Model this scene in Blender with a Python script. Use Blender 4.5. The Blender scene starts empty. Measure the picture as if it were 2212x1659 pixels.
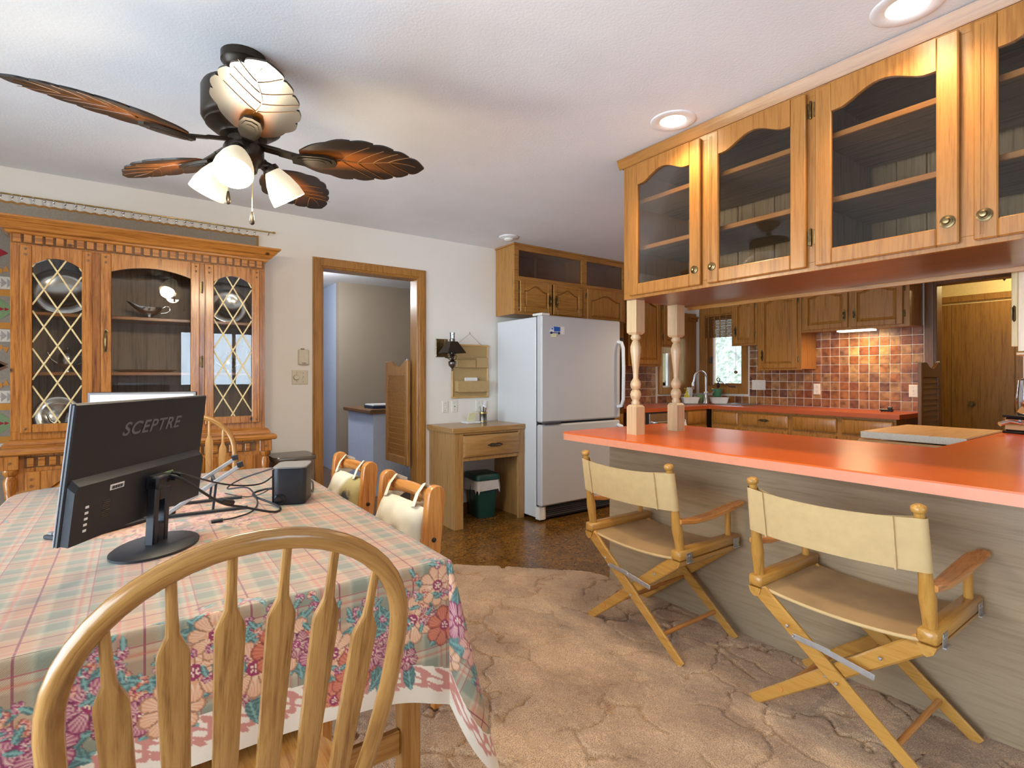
import bpy, bmesh, math, random
import numpy as np
from mathutils import Matrix, Vector
random.seed(7); np.random.seed(7)
SC = bpy.context.scene
COL = SC.collection
PI = math.pi
# ---------------------------------------------------------------- camera
YAW = math.atan2(816, 1140)
cam = bpy.data.objects.new('camera', bpy.data.cameras.new('camera'))
COL.objects.link(cam)
cam.location = (0, 0, 1.24)
cam.rotation_euler = (PI / 2, 0, -YAW)
cam.data.sensor_fit = 'HORIZONTAL'; cam.data.sensor_width = 36
cam.data.lens = 36 * 1140 / 2212
cam.data.shift_y = -17.5 / 2212
cam.data.clip_start = .02
SC.camera = cam
# ---------------------------------------------------------------- view, world, daylight
SC.view_settings.view_transform = 'Standard'
SC.view_settings.look = 'None'
SC.view_settings.exposure = 0.28
SC.view_settings.gamma = 1
SC.view_settings.use_curve_mapping = False
W = bpy.data.worlds.new('world'); SC.world = W; W.use_nodes = True
bg = W.node_tree.nodes['Background']
bg.inputs[0].default_value = (.75, .875, 1.0, 1); bg.inputs[1].default_value = 13.0

def area(name, loc, rot, sx, sy, power, color, portal=False):
    l = bpy.data.lights.new(name, 'AREA'); l.shape = 'RECTANGLE'; l.size = sx; l.size_y = sy
    l.energy = power; l.color = color
    if portal: l.cycles.is_portal = True
    o = bpy.data.objects.new(name, l); COL.objects.link(o); o.location = loc; o.rotation_euler = rot
    return o
# daylight portals fill the openings of the glazed wall on the left and the window behind the viewer
area('daylight_portal', (-2.09, 1.40, 1.15), (0, -PI / 2, 0), 2.1, 4.0, 1, (1, 1, 1), True)
area('daylight_portal', (1.15, -2.19, 1.5), (PI / 2, 0, 0), 1.2, .95, 1, (1, 1, 1), True)
area('daylight_portal', (5.99, 3.70, 1.50), (0, PI / 2, 0), .95, .62, 1, (1, 1, 1), True)
def lamp(kind, name, loc, power, color, size=.05, rot=(0, 0, 0), spot=2.2):
    l = bpy.data.lights.new(name, kind); l.energy = power; l.color = color
    l.shadow_soft_size = size
    if kind == 'SPOT': l.spot_size = spot; l.spot_blend = .6
    o = bpy.data.objects.new(name, l); COL.objects.link(o); o.location = loc; o.rotation_euler = rot
    return o

# ---------------------------------------------------------------- materials
MATS = {}
def newmat(name):
    m = bpy.data.materials.new(name); m.use_nodes = True
    nt = m.node_tree; b = nt.nodes['Principled BSDF']
    MATS[name] = m
    return m, nt, b
def N(nt, t, **k):
    n = nt.nodes.new(t)
    for a, v in k.items(): setattr(n, a, v)
    return n
def rgb(c): return (c[0], c[1], c[2], 1)
def ramp(nt, stops, src, interp='LINEAR'):
    r = N(nt, 'ShaderNodeValToRGB'); e = r.color_ramp.elements; r.color_ramp.interpolation = interp
    while len(e) < len(stops): e.new(.5)
    for i, (p, c) in enumerate(stops): e[i].position = p; e[i].color = rgb(c)
    nt.links.new(src, r.inputs[0]); return r
def plain(name, c, rough=.5, metal=0, spec=.5, noise=0, nscale=40, bump=0, bscale=200, emit=None, es=0, coat=0):
    m, nt, b = newmat(name)
    b.inputs['Base Color'].default_value = rgb(c); b.inputs['Roughness'].default_value = rough
    b.inputs['Metallic'].default_value = metal; b.inputs['Specular IOR Level'].default_value = spec
    b.inputs['Coat Weight'].default_value = coat; b.inputs['Coat Roughness'].default_value = .12
    tc = N(nt, 'ShaderNodeTexCoord')
    n = N(nt, 'ShaderNodeTexNoise'); n.inputs['Scale'].default_value = nscale; n.inputs['Detail'].default_value = 4
    nt.links.new(tc.outputs['Object'], n.inputs['Vector'])
    k = noise if noise else .04
    r = ramp(nt, [(.3, [x * (1 - k) for x in c]), (.7, [min(1, x * (1 + k)) for x in c])], n.outputs[0])
    nt.links.new(r.outputs[0], b.inputs['Base Color'])
    if bump:
        n2 = N(nt, 'ShaderNodeTexNoise'); n2.inputs['Scale'].default_value = bscale; n2.inputs['Detail'].default_value = 3
        nt.links.new(tc.outputs['Object'], n2.inputs['Vector'])
        bp = N(nt, 'ShaderNodeBump'); bp.inputs['Strength'].default_value = bump; bp.inputs['Distance'].default_value = .01
        nt.links.new(n2.outputs[0], bp.inputs['Height']); nt.links.new(bp.outputs[0], b.inputs['Normal'])
    if emit:
        b.inputs['Emission Color'].default_value = rgb(emit); b.inputs['Emission Strength'].default_value = es
    return m
def wood(name, dark, mid, light, axis='Z', scale=1.0, rough=.32, coat=.3, knots=False, spec=.4, lean=False):
    m, nt, b = newmat(name)
    tc = N(nt, 'ShaderNodeTexCoord'); mp = N(nt, 'ShaderNodeMapping')
    oi = N(nt, 'ShaderNodeObjectInfo'); ad = N(nt, 'ShaderNodeVectorMath', operation='ADD')
    ml = N(nt, 'ShaderNodeMath', operation='MULTIPLY'); ml.inputs[1].default_value = 7.3
    nt.links.new(oi.outputs['Random'], ml.inputs[0])
    nt.links.new(tc.outputs['Object'], ad.inputs[0]); nt.links.new(ml.outputs[0], ad.inputs[1])
    nt.links.new(ad.outputs[0], mp.inputs['Vector'])
    s = {'X': (2.2, 46, 46), 'Y': (46, 2.2, 46), 'Z': (46, 46, 2.2), 'U': (46, 2.2, 1)}[axis]
    if axis == 'U': nt.links.new(N(nt, 'ShaderNodeUVMap').outputs[0], mp.inputs['Vector'])
    if lean and axis == 'Z': s = (46, 5, 2.2)
    mp.inputs['Scale'].default_value = [q * scale for q in s]
    n = N(nt, 'ShaderNodeTexNoise'); n.inputs['Scale'].default_value = 1.5; n.inputs['Detail'].default_value = 6
    n.inputs['Roughness'].default_value = .62; n.inputs['Distortion'].default_value = .35
    nt.links.new(mp.outputs[0], n.inputs['Vector'])
    n2 = N(nt, 'ShaderNodeTexNoise'); n2.inputs['Scale'].default_value = 9; n2.inputs['Detail'].default_value = 2
    nt.links.new(mp.outputs[0], n2.inputs['Vector'])
    mx = N(nt, 'ShaderNodeMath', operation='MULTIPLY_ADD'); mx.inputs[1].default_value = .28
    nt.links.new(n2.outputs[0], mx.inputs[0]); nt.links.new(n.outputs[0], mx.inputs[2])
    r = ramp(nt, [(.44, dark), (.58, mid), (.70, light), (.84, mid)], mx.outputs[0])
    out = r.outputs[0]
    if knots:
        v = N(nt, 'ShaderNodeTexVoronoi'); v.inputs['Scale'].default_value = 5.0
        mp2 = N(nt, 'ShaderNodeMapping'); mp2.inputs['Scale'].default_value = [1 if q > 5 else .8 for q in s]
        nt.links.new(ad.outputs[0], mp2.inputs['Vector']); nt.links.new(mp2.outputs[0], v.inputs['Vector'])
        kr = ramp(nt, [(.03, (1, 1, 1)), (.075, (0, 0, 0))], v.outputs['Distance'])
        mxx = N(nt, 'ShaderNodeMix', data_type='RGBA'); nt.links.new(kr.outputs[0], mxx.inputs[0])
        nt.links.new(out, mxx.inputs[6]); mxx.inputs[7].default_value = rgb([q * .3 for q in dark]); out = mxx.outputs[2]
    nt.links.new(out, b.inputs['Base Color'])
    b.inputs['Roughness'].default_value = rough; b.inputs['Coat Weight'].default_value = coat
    b.inputs['Coat Roughness'].default_value = .2; b.inputs['Specular IOR Level'].default_value = spec
    bp = N(nt, 'ShaderNodeBump'); bp.inputs['Strength'].default_value = .12; bp.inputs['Distance'].default_value = .004
    nt.links.new(mx.outputs[0], bp.inputs['Height']); nt.links.new(bp.outputs[0], b.inputs['Normal'])
    return m
def woods(name, *a, **k):
    for ax in 'XYZ': wood(name + ax, *a, axis=ax, **k)
def glassmat(name, tint=(1, 1, 1), refl=1.0, base=.04):
    m, nt, b = newmat(name); nt.nodes.remove(b)
    o = nt.nodes['Material Output']
    t = N(nt, 'ShaderNodeBsdfTransparent'); t.inputs[0].default_value = rgb(tint)
    g = N(nt, 'ShaderNodeBsdfGlossy'); g.inputs['Roughness'].default_value = .01
    f = N(nt, 'ShaderNodeFresnel'); f.inputs[0].default_value = 1.5
    ma = N(nt, 'ShaderNodeMath', operation='MULTIPLY_ADD'); ma.inputs[1].default_value = refl; ma.inputs[2].default_value = base
    ma.use_clamp = True
    nt.links.new(f.outputs[0], ma.inputs[0])
    mx = N(nt, 'ShaderNodeMixShader'); nt.links.new(ma.outputs[0], mx.inputs[0])
    nt.links.new(t.outputs[0], mx.inputs[1]); nt.links.new(g.outputs[0], mx.inputs[2]); nt.links.new(mx.outputs[0], o.inputs[0])
    return m
def emis(name, c, s):
    m, nt, b = newmat(name); nt.nodes.remove(b)
    e = N(nt, 'ShaderNodeEmission'); e.inputs[0].default_value = rgb(c); e.inputs[1].default_value = s
    nt.links.new(e.outputs[0], nt.nodes['Material Output'].inputs[0]); return m

woods('oak', (.23, .095, .018), (.37, .165, .032), (.46, .215, .048))            # honey oak of the kitchen units
woods('oakl', (.24, .088, .016), (.32, .128, .024), (.38, .16, .034))               # lighter oak of the hanging cabinets
woods('desk', (.27, .14, .045), (.38, .21, .07), (.46, .26, .095))
woods('pine', (.15, .045, .007), (.31, .105, .017), (.44, .172, .031), knots=True, rough=.25, coat=.5)
woods('windsor', (.20, .082, .020), (.34, .160, .040), (.44, .225, .066), rough=.25, coat=.4, lean=True)
wood('windsorU', (.20, .082, .020), (.34, .160, .040), (.44, .225, .066), axis='U', rough=.25, coat=.4)
woods('seatoak', (.26, .10, .02), (.38, .16, .035), (.46, .22, .055), rough=.25, coat=.4)
woods('beech', (.36, .165, .030), (.46, .225, .042), (.52, .27, .06), rough=.3, coat=.35, scale=.8)
woods('cherry', (.38, .13, .028), (.52, .20, .042), (.62, .27, .07), rough=.22, coat=.5, scale=.8)
woods('slab', (.17, .075, .014), (.26, .125, .025), (.32, .16, .035), rough=.4)
woods('plank', (.20, .115, .045), (.30, .185, .08), (.37, .24, .115), rough=.5, coat=0)
plain('leafvein', (.20, .075, .014), .4)
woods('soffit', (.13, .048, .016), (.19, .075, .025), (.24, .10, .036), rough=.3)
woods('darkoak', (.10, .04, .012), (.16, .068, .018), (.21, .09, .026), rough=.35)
woods('block', (.42, .22, .08), (.55, .31, .12), (.63, .38, .17), rough=.4, coat=0)
woods('walnut', (.12, .07, .035), (.20, .125, .066), (.27, .175, .10), rough=.5, coat=0)
woods('grey', (.275, .195, .11), (.325, .235, .14), (.365, .27, .165), rough=.42, coat=.1, scale=.7)
woods('cream', (.50, .34, .18), (.57, .40, .22), (.62, .44, .255), rough=.3, coat=.3)
woods('pale', (.50, .36, .15), (.62, .47, .22), (.68, .53, .28), rough=.4, coat=0)
woods('rattan', (.36, .18, .05), (.58, .34, .11), (.70, .46, .18), rough=.4)
plain('orange', (.80, .135, .014), .25, noise=.03, nscale=6, spec=.5)
plain('orange_edge', (.74, .28, .16), .4, noise=.03)
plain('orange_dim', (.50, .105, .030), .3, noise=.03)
plain('black', (.010, .012, .018), .42, bump=.15, bscale=900)
plain('blackgloss', (.01, .011, .014), .14)
plain('bronze', (.040, .028, .018), .38, metal=.6, noise=.15, nscale=12)
plain('brass', (.52, .38, .15), .28, metal=1, noise=.1)
plain('antique', (.20, .145, .07), .34, metal=1, noise=.35, nscale=60)
plain('pewter', (.18, .17, .155), .3, metal=1, noise=.25, nscale=50)
plain('steel', (.60, .60, .60), .28, metal=1, noise=.06, nscale=15)
plain('zinc', (.52, .54, .56), .42, metal=1, noise=.1)
plain('chrome', (.82, .83, .85), .08, metal=1)
plain('silver', (.66, .63, .58), .16, metal=1, noise=.15, nscale=10)
plain('white', (.80, .81, .82), .4)
plain('enamel', (.68, .70, .72), .28, spec=.5, noise=.015, nscale=3, bump=.03, bscale=500)
plain('enamel_shaded', (.58, .58, .59), .40, spec=.5, noise=.015, nscale=3, bump=.05, bscale=400)  # same white enamel, shade of the side turned from daylight mixed into the colour
plain('almond', (.68, .62, .47), .4)
plain('ivory', (.82, .80, .72), .4)
plain('canvas', (.60, .42, .20), .85, noise=.05, nscale=30, bump=.25, bscale=1200)
plain('canvas_seat', (.44, .295, .14), .85, noise=.12, nscale=9, bump=.25, bscale=1200)
plain('cushion', (.76, .71, .56), .9, noise=.06, nscale=14, bump=.2, bscale=600)
plain('cushion_olive', (.40, .32, .13), .9, noise=.12, nscale=14, bump=.2, bscale=600)
plain('quiltbase', (.30, .26, .21), .95, noise=.10, nscale=120, bump=.3, bscale=500)
plain('binding', (.34, .17, .045), .9)
for n_, c_ in (('q_green', (.20, .30, .14)), ('q_red', (.34, .02, .03)), ('q_orange', (.55, .24, .04)), ('q_cream', (.66, .62, .52)),
               ('q_grey', (.38, .34, .31)), ('q_brown', (.16, .08, .05))): plain(n_, c_, .95, noise=.1, nscale=150)
plain('bingreen', (.010, .065, .060), .35)
plain('bag', (.68, .66, .66), .3, noise=.1, nscale=20)
plain('darkplastic', (.05, .05, .055), .5)
plain('binlid', (.16, .14, .12), .25, metal=.5)
plain('greyplastic', (.20, .20, .21), .5)
plain('grout', (.78, .74, .66), .8, noise=.06)
plain('burlap', (.52, .36, .16), .9, noise=.25, nscale=320, bump=.4, bscale=500)
plain('paper', (.85, .85, .84), .8)
plain('postit', (.80, .78, .50), .8)
plain('blue', (.02, .12, .50), .5)
plain('navy', (.015, .03, .07), .4)
plain('greenglass', (.10, .30, .16), .15)
plain('soap', (.60, .55, .05), .3)
plain('hood', (.85, .83, .78), .4)
plain('wallpaint', (.86, .83, .77), .7, noise=.015, nscale=3, bump=.06, bscale=90)
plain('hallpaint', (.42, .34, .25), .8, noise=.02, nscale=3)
plain('hallblue', (.54, .61, .76), .8)
plain('hallyellow', (.72, .57, .28), .8)
plain('ceilpaint', (.80, .81, .82), .85, noise=.02, nscale=5, bump=.10, bscale=110)
plain('logo', (.13, .135, .145), .5)
glassmat('glass', (.95, .96, .97), .8, .01)
glassmat('darkglass', (.93, .92, .90), .55, .0)
glassmat('clearglass', (.95, .97, .98), 1.0, .05)
emis('bulb', (1.0, .93, .74), 4.0)
emis('can', (1.0, .86, .62), 14.0)
emis('hoodlight', (1.0, .84, .58), 9.0)
emis('screen', (.93, .95, 1.0), 1.05)

# ---------------------------------------------------------------- geometry helpers
class B:
    """collects shapes (through matrix M) and links them as ONE mesh object"""
    def __init__(s, M=None): s.v = []; s.f = []; s.M = M; s.uv = None
    def add(s, vs, fs):
        o = len(s.v)
        s.v += [tuple(s.M @ Vector(p)) for p in vs] if s.M is not None else [tuple(p) for p in vs]
        s.f += [tuple(i + o for i in f) for f in fs]; return s
    def box(s, x0, x1, y0, y1, z0, z1, bev=.002):
        x0, x1 = sorted((x0, x1)); y0, y1 = sorted((y0, y1)); z0, z1 = sorted((z0, z1))
        b = min(bev, .45 * min(x1 - x0, y1 - y0, z1 - z0))
        if b <= 0:
            return s.add([(x, y, z) for x in (x0, x1) for y in (y0, y1) for z in (z0, z1)],
                         [(0, 1, 3, 2), (4, 6, 7, 5), (0, 4, 5, 1), (2, 3, 7, 6), (0, 2, 6, 4), (1, 5, 7, 3)])
        vs = []; ix = {}
        for i, x in enumerate((x0, x1)):
            for j, y in enumerate((y0, y1)):
                for k, z in enumerate((z0, z1)):
                    dx = b * (1 - 2 * i); dy = b * (1 - 2 * j); dz = b * (1 - 2 * k)
                    ix[i, j, k] = len(vs)
                    vs += [(x, y + dy, z + dz), (x + dx, y, z + dz), (x + dx, y + dy, z)]
        F = []
        for i in (0, 1): F.append([ix[i, j, k] for j, k in ((0, 0), (1, 0), (1, 1), (0, 1))])
        for j in (0, 1): F.append([ix[i, j, k] + 1 for i, k in ((0, 0), (1, 0), (1, 1), (0, 1))])
        for k in (0, 1): F.append([ix[i, j, k] + 2 for i, j in ((0, 0), (1, 0), (1, 1), (0, 1))])
        for j in (0, 1):
            for k in (0, 1): F.append([ix[0, j, k] + 1, ix[1, j, k] + 1, ix[1, j, k] + 2, ix[0, j, k] + 2])
        for i in (0, 1):
            for k in (0, 1): F.append([ix[i, 0, k] + 0, ix[i, 1, k] + 0, ix[i, 1, k] + 2, ix[i, 0, k] + 2])
        for i in (0, 1):
            for j in (0, 1): F.append([ix[i, j, 0] + 0, ix[i, j, 1] + 0, ix[i, j, 1] + 1, ix[i, j, 0] + 1])
        for q in ix.values(): F.append([q, q + 1, q + 2])
        return s.add(vs, F)
    def prism(s, poly, d0, d1, pl='xz', bev=0):
        """polygon in plane pl extruded along the third axis"""
        def P(a, b, d): return {'xz': (a, d, b), 'xy': (a, b, d), 'yz': (d, a, b)}[pl]
        n = len(poly)
        if bev:
            cx = sum(p[0] for p in poly) / n; cy = sum(p[1] for p in poly) / n
            wx = max(abs(p[0] - cx) for p in poly); wy = max(abs(p[1] - cy) for p in poly)
            inn = [(cx + (p[0] - cx) * (1 - bev / wx), cy + (p[1] - cy) * (1 - bev / wy)) for p in poly]
            sg = 1 if d1 > d0 else -1
            L = [(inn, d0), (poly, d0 + sg * bev), (poly, d1 - sg * bev), (inn, d1)]
        else: L = [(poly, d0), (poly, d1)]
        vs = [P(a, b, d) for pts, d in L for a, b in pts]; fs = []
        for l in range(len(L) - 1):
            for i in range(n):
                j = (i + 1) % n; fs.append((l * n + i, l * n + j, (l + 1) * n + j, (l + 1) * n + i))
        fs.append(tuple(range(n))[::-1]); fs.append(tuple((len(L) - 1) * n + i for i in range(n)))
        return s.add(vs, fs)
    def loft(s, loops, cap0=True, cap1=True, closed=True):
        n = len(loops[0]); vs = [p for l in loops for p in l]; fs = []
        for k in range(len(loops) - 1):
            for i in range(n if closed else n - 1):
                j = (i + 1) % n; fs.append((k * n + i, k * n + j, (k + 1) * n + j, (k + 1) * n + i))
        if cap0: fs.append(tuple(range(n))[::-1])
        if cap1: fs.append(tuple((len(loops) - 1) * n + i for i in range(n)))
        return s.add(vs, fs)
    def lathe(s, prof, c=(0, 0, 0), n=20, axis='z', close=False):
        """prof = [(radius, height)...]"""
        vs = []; fs = []; m = len(prof)
        for i in range(n):
            a = 2 * PI * i / n
            for r, h in prof:
                p = {'z': (r * math.cos(a), r * math.sin(a), h), 'x': (h, r * math.cos(a), r * math.sin(a)),
                     'y': (r * math.sin(a), h, r * math.cos(a))}[axis]
                vs.append((c[0] + p[0], c[1] + p[1], c[2] + p[2]))
        for i in range(n):
            j = (i + 1) % n
            for k in range(m - 1): fs.append((i * m + k, j * m + k, j * m + k + 1, i * m + k + 1))
        if not close:
            if prof[0][0] > 1e-5: fs.append(tuple(i * m for i in range(n))[::-1])
            if prof[-1][0] > 1e-5: fs.append(tuple(i * m + m - 1 for i in range(n)))
        return s.add(vs, fs)
    def tube(s, pts, r, n=8, caps=True, flat=None):
        """sweep a circle (or an ellipse, flat=(normal-axis scale, up vector)) along pts"""
        pts = [Vector(p) for p in pts]; m = len(pts)
        rs = r if isinstance(r, (list, tuple)) else [r] * m
        loops = []; t0 = (pts[1] - pts[0]).normalized()
        up = Vector(flat[1]) if flat else (Vector((0, 0, 1)) if abs(t0.z) < .9 else Vector((1, 0, 0)))
        u = (up - t0 * up.dot(t0)).normalized()
        for i in range(m):
            t = (pts[min(i + 1, m - 1)] - pts[max(i - 1, 0)]).normalized()
            u = (u - t * u.dot(t)).normalized(); w = t.cross(u)
            k = flat[0] if flat else 1
            loops.append([pts[i] + (u * math.cos(2 * PI * j / n) * k + w * math.sin(2 * PI * j / n)) * rs[i] for j in range(n)])
        return s.loft(loops, caps, caps)
    def bar(s, a, b, w, h, up=(0, 0, 1), bev=.002, taper=1.0):
        """rectangular bar from a to b; w across, h along up; end b scaled by taper"""
        a = Vector(a); b = Vector(b); t = (b - a).normalized(); up = Vector(up)
        u = (up - t * up.dot(t)).normalized(); x = t.cross(u)
        def ring(c, k, q):
            W_ = w / 2 * k; H_ = h / 2 * k; e = min(bev, W_ * .6, H_ * .6)
            return [c + x * X + u * Y for X, Y in ((-W_ + e, -H_), (W_ - e, -H_), (W_, -H_ + e), (W_, H_ - e), (W_ - e, H_), (-W_ + e, H_), (-W_, H_ - e), (-W_, -H_ + e))]
        return s.loft([ring(a, 1, 0), ring(b, taper, 1)])
    def sphere(s, c, r, n=12, m=8, sc=(1, 1, 1)):
        prof = [(r * math.sin(PI * i / m), -r * math.cos(PI * i / m)) for i in range(m + 1)]
        prof[0] = (0, -r); prof[-1] = (0, r)
        vs0 = B(); vs0.lathe(prof, (0, 0, 0), n)
        return s.add([(c[0] + p[0] * sc[0], c[1] + p[1] * sc[1], c[2] + p[2] * sc[2]) for p in vs0.v], vs0.f)
    def mesh(s, name):
        me = bpy.data.meshes.new(name); me.from_pydata(s.v, [], s.f)
        bm = bmesh.new(); bm.from_mesh(me)
        bmesh.ops.remove_doubles(bm, verts=bm.verts, dist=1e-6)
        bmesh.ops.recalc_face_normals(bm, faces=bm.faces); bm.to_mesh(me); bm.free()
        return me
    def obj(s, name, mat, parent=None, smooth=35, label=None):
        me = s.mesh(name); o = bpy.data.objects.new(name, me); COL.objects.link(o)
        me.materials.append(MATS[mat])
        if smooth:
            me.shade_smooth(); me.set_sharp_from_angle(angle=math.radians(smooth))
        if parent is not None:
            o.parent = parent
            if parent.name in WP: o.matrix_parent_inverse = WP[parent.name]
        if label: o['label'] = label
        return o
WP = {}
def tag(o, label, cat, group=None, kind=None):
    o['label'] = label; o['category'] = cat
    if group: o['group'] = group
    if kind: o['kind'] = kind
    return o
def struct(o, label=None, kind='structure'):
    o['kind'] = kind
    if label: o['label'] = label
    return o
def thing(name, label, cat, loc=(0, 0, 0), rz=0, group=None, world=False):
    o = bpy.data.objects.new(name, None); COL.objects.link(o); o.empty_display_size = .1
    o.location = loc; o.rotation_euler = (0, 0, rz)
    if world: WP[o.name] = Matrix.Translation(loc).inverted()      # parts are then given in room coordinates
    return tag(o, label, cat, group)
def copy_tree(o, parent=None):
    c = o.copy(); COL.objects.link(c); c.parent = parent
    for ch in list(o.children): copy_tree(ch, c)
    return c
def frame(o, u, v):
    """local x->u, local z->v, local -y -> outward normal (u x v = out for a viewer in front)"""
    u = Vector(u); v = Vector(v); n = u.cross(v)
    return Matrix(((u.x, -n.x, v.x, o[0]), (u.y, -n.y, v.y, o[1]), (u.z, -n.z, v.z, o[2]), (0, 0, 0, 1)))
# faces: FY = front looks to -Y (u=+X);  FX = front looks to -X (u=-Y)
def FY(x, y, z): return frame((x, y, z), (1, 0, 0), (0, 0, 1))
def FX(x, y, z): return frame((x, y, z), (0, -1, 0), (0, 0, 1))
def T(x, y, z): return Matrix.Translation((x, y, z))
def RZ(a): return Matrix.Rotation(a, 4, 'Z')
# ================================================================ the setting
H = 2.44; WY = 4.15; KX = 5.88; LX = -2.1; BY = -2.2
def vinyl():
    m, nt, b = newmat('vinyl'); tc = N(nt, 'ShaderNodeTexCoord')
    n = N(nt, 'ShaderNodeTexNoise'); n.inputs['Scale'].default_value = 42; n.inputs['Detail'].default_value = 6; n.inputs['Roughness'].default_value = .65; n.inputs['Distortion'].default_value = 1.2
    n2 = N(nt, 'ShaderNodeTexNoise'); n2.inputs['Scale'].default_value = 5; n2.inputs['Detail'].default_value = 3
    nt.links.new(tc.outputs['Object'], n.inputs['Vector']); nt.links.new(tc.outputs['Object'], n2.inputs['Vector'])
    r = ramp(nt, [(.32, (.06, .027, .007)), (.46, (.16, .078, .016)), (.58, (.24, .128, .028)), (.72, (.34, .19, .052))], n.outputs[0])
    r2 = ramp(nt, [(.35, (.75, .68, .6)), (.65, (1.1, 1.0, .95))], n2.outputs[0])
    mx = N(nt, 'ShaderNodeMix', data_type='RGBA', blend_type='MULTIPLY'); mx.inputs[0].default_value = 1
    nt.links.new(r.outputs[0], mx.inputs[6]); nt.links.new(r2.outputs[0], mx.inputs[7]); nt.links.new(mx.outputs[2], b.inputs['Base Color'])
    b.inputs['Roughness'].default_value = .22
    bp = N(nt, 'ShaderNodeBump'); bp.inputs['Strength'].default_value = .08; bp.inputs['Distance'].default_value = .004
    nt.links.new(n.outputs[0], bp.inputs['Height']); nt.links.new(bp.outputs[0], b.inputs['Normal'])
vinyl()
def carpetmat():
    m, nt, b = newmat('carpet'); tc = N(nt, 'ShaderNodeTexCoord')
    n = N(nt, 'ShaderNodeTexNoise'); n.inputs['Scale'].default_value = 3.2; n.inputs['Detail'].default_value = 5; n.inputs['Roughness'].default_value = .6
    n2 = N(nt, 'ShaderNodeTexNoise'); n2.inputs['Scale'].default_value = 260; n2.inputs['Detail'].default_value = 3
    nt.links.new(tc.outputs['Object'], n.inputs['Vector']); nt.links.new(tc.outputs['Object'], n2.inputs['Vector'])
    r = ramp(nt, [(.33, (.40, .265, .165)), (.67, (.68, .49, .31))], n.outputs[0])
    r2 = ramp(nt, [(.34, (.52, .48, .48)), (.64, (1.18, 1.12, 1.08))], n2.outputs[0])
    mx = N(nt, 'ShaderNodeMix', data_type='RGBA', blend_type='MULTIPLY'); mx.inputs[0].default_value = 1
    nt.links.new(r.outputs[0], mx.inputs[6]); nt.links.new(r2.outputs[0], mx.inputs[7]); nt.links.new(mx.outputs[2], b.inputs['Base Color'])
    b.inputs['Roughness'].default_value = .95; b.inputs['Specular IOR Level'].default_value = .1
    b.inputs['Sheen Weight'].default_value = .25
    bp = N(nt, 'ShaderNodeBump'); bp.inputs['Strength'].default_value = .6; bp.inputs['Distance'].default_value = .006
    nt.links.new(n2.outputs[0], bp.inputs['Height']); nt.links.new(bp.outputs[0], b.inputs['Normal'])
carpetmat()
def slabs(z0, z1):
    return (B().box(LX - .12, KX + .12, BY - .12, WY + .12, z0, z1, 0).box(.2, 4.72, WY + .12, 9.2, z0, z1, 0).box(KX + .12, 7.67, -.3, 2.72, z0, z1, 0))
struct(slabs(-.12, 0).obj('floor', 'vinyl', None, 0), 'dark brown cork-patterned sheet floor')
struct(slabs(H, H + .12).obj('ceiling', 'ceilpaint', None, 0), 'white textured ceiling')
def wall(name, x0, x1, y0, y1, holes, along, mat='wallpaint', label=None):
    """a wall slab with rectangular holes (a0,a1,z0,z1) along axis 'x' or 'y'"""
    b = B(); A0, A1 = (x0, x1) if along == 'x' else (y0, y1)
    def put(a0, a1, z0, z1):
        if a1 - a0 < 1e-4 or z1 - z0 < 1e-4: return
        if along == 'x': b.box(a0, a1, y0, y1, z0, z1, 0)
        else: b.box(x0, x1, a0, a1, z0, z1, 0)
    cur = A0
    for a0, a1, z0, z1 in sorted(holes):
        put(cur, a0, 0, H); put(a0, a1, 0, z0); put(a0, a1, z1, H); cur = a1
    put(cur, A1, 0, H)
    return struct(b.obj(name, mat, None, 0), label)
DX0, DX1, DZ = 1.165, 1.985, 2.085       # doorway in the back wall
wall_back = wall('wall_back', LX - .12, KX + .12, WY, WY + .12, [(DX0, DX1, 0, DZ), (5.20, 5.78, 1.10, 1.95)], 'x', label='cream back wall behind hutch and desk')
KW = (3.50, 4.00, 1.10, 2.0)             # kitchen window hole (y0,y1,z0,z1)
KD = (.78, 1.655, 0, 2.08)                # kitchen doorway
wall_kitchen = wall('wall_right', KX, KX + .12, BY, WY + .12, [KD, KW], 'y', label='kitchen wall with tiled splashback')
wall('wall_left', LX - .12, LX, BY - .12, WY, [(-.60, 3.40, .08, 2.12)], 'y', label='wall with wide glazed opening')
wall('wall_front', LX, KX, BY - .12, BY, [(.55, 1.75, 1.05, 1.98)], 'x', label='wall with window behind the viewer')
wall('wall_kitchen_end', 4.40, 4.52, BY, .80, [], 'y', label='short wall at the end of the counter')
# glazing of the two dining room openings
def sash(name, M, w, h, n, mat='white', bar=.05, dep=.06, label=None):
    b = B(M)
    b.box(0, w, 0, dep, 0, bar, .003); b.box(0, w, 0, dep, h - bar, h, .003)
    for i in range(n + 1):
        c = bar / 2 + (w - bar) * i / n
        b.box(c - bar / 2, c + bar / 2, 0, dep, bar, h - bar, .003)
    f = struct(b.obj(name, mat), label)
    for i in range(n):
        a = bar + (w - bar) * i / n; e = (w - bar) * (i + 1) / n
        B(M).box(a, e, dep / 2 - .003, dep / 2 + .003, bar, h - bar, 0).obj('pane', 'clearglass', f, 0)
    return f
sash('window_1', frame((LX - .03, -.60, .08), (0, 1, 0), (0, 0, 1)), 4.0, 2.04, 4, label='wide white framed glass door')
sash('window_2', frame((1.75, BY - .03, 1.05), (-1, 0, 0), (0, 0, 1)), 1.2, .93, 3, label='white framed window')
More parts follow.
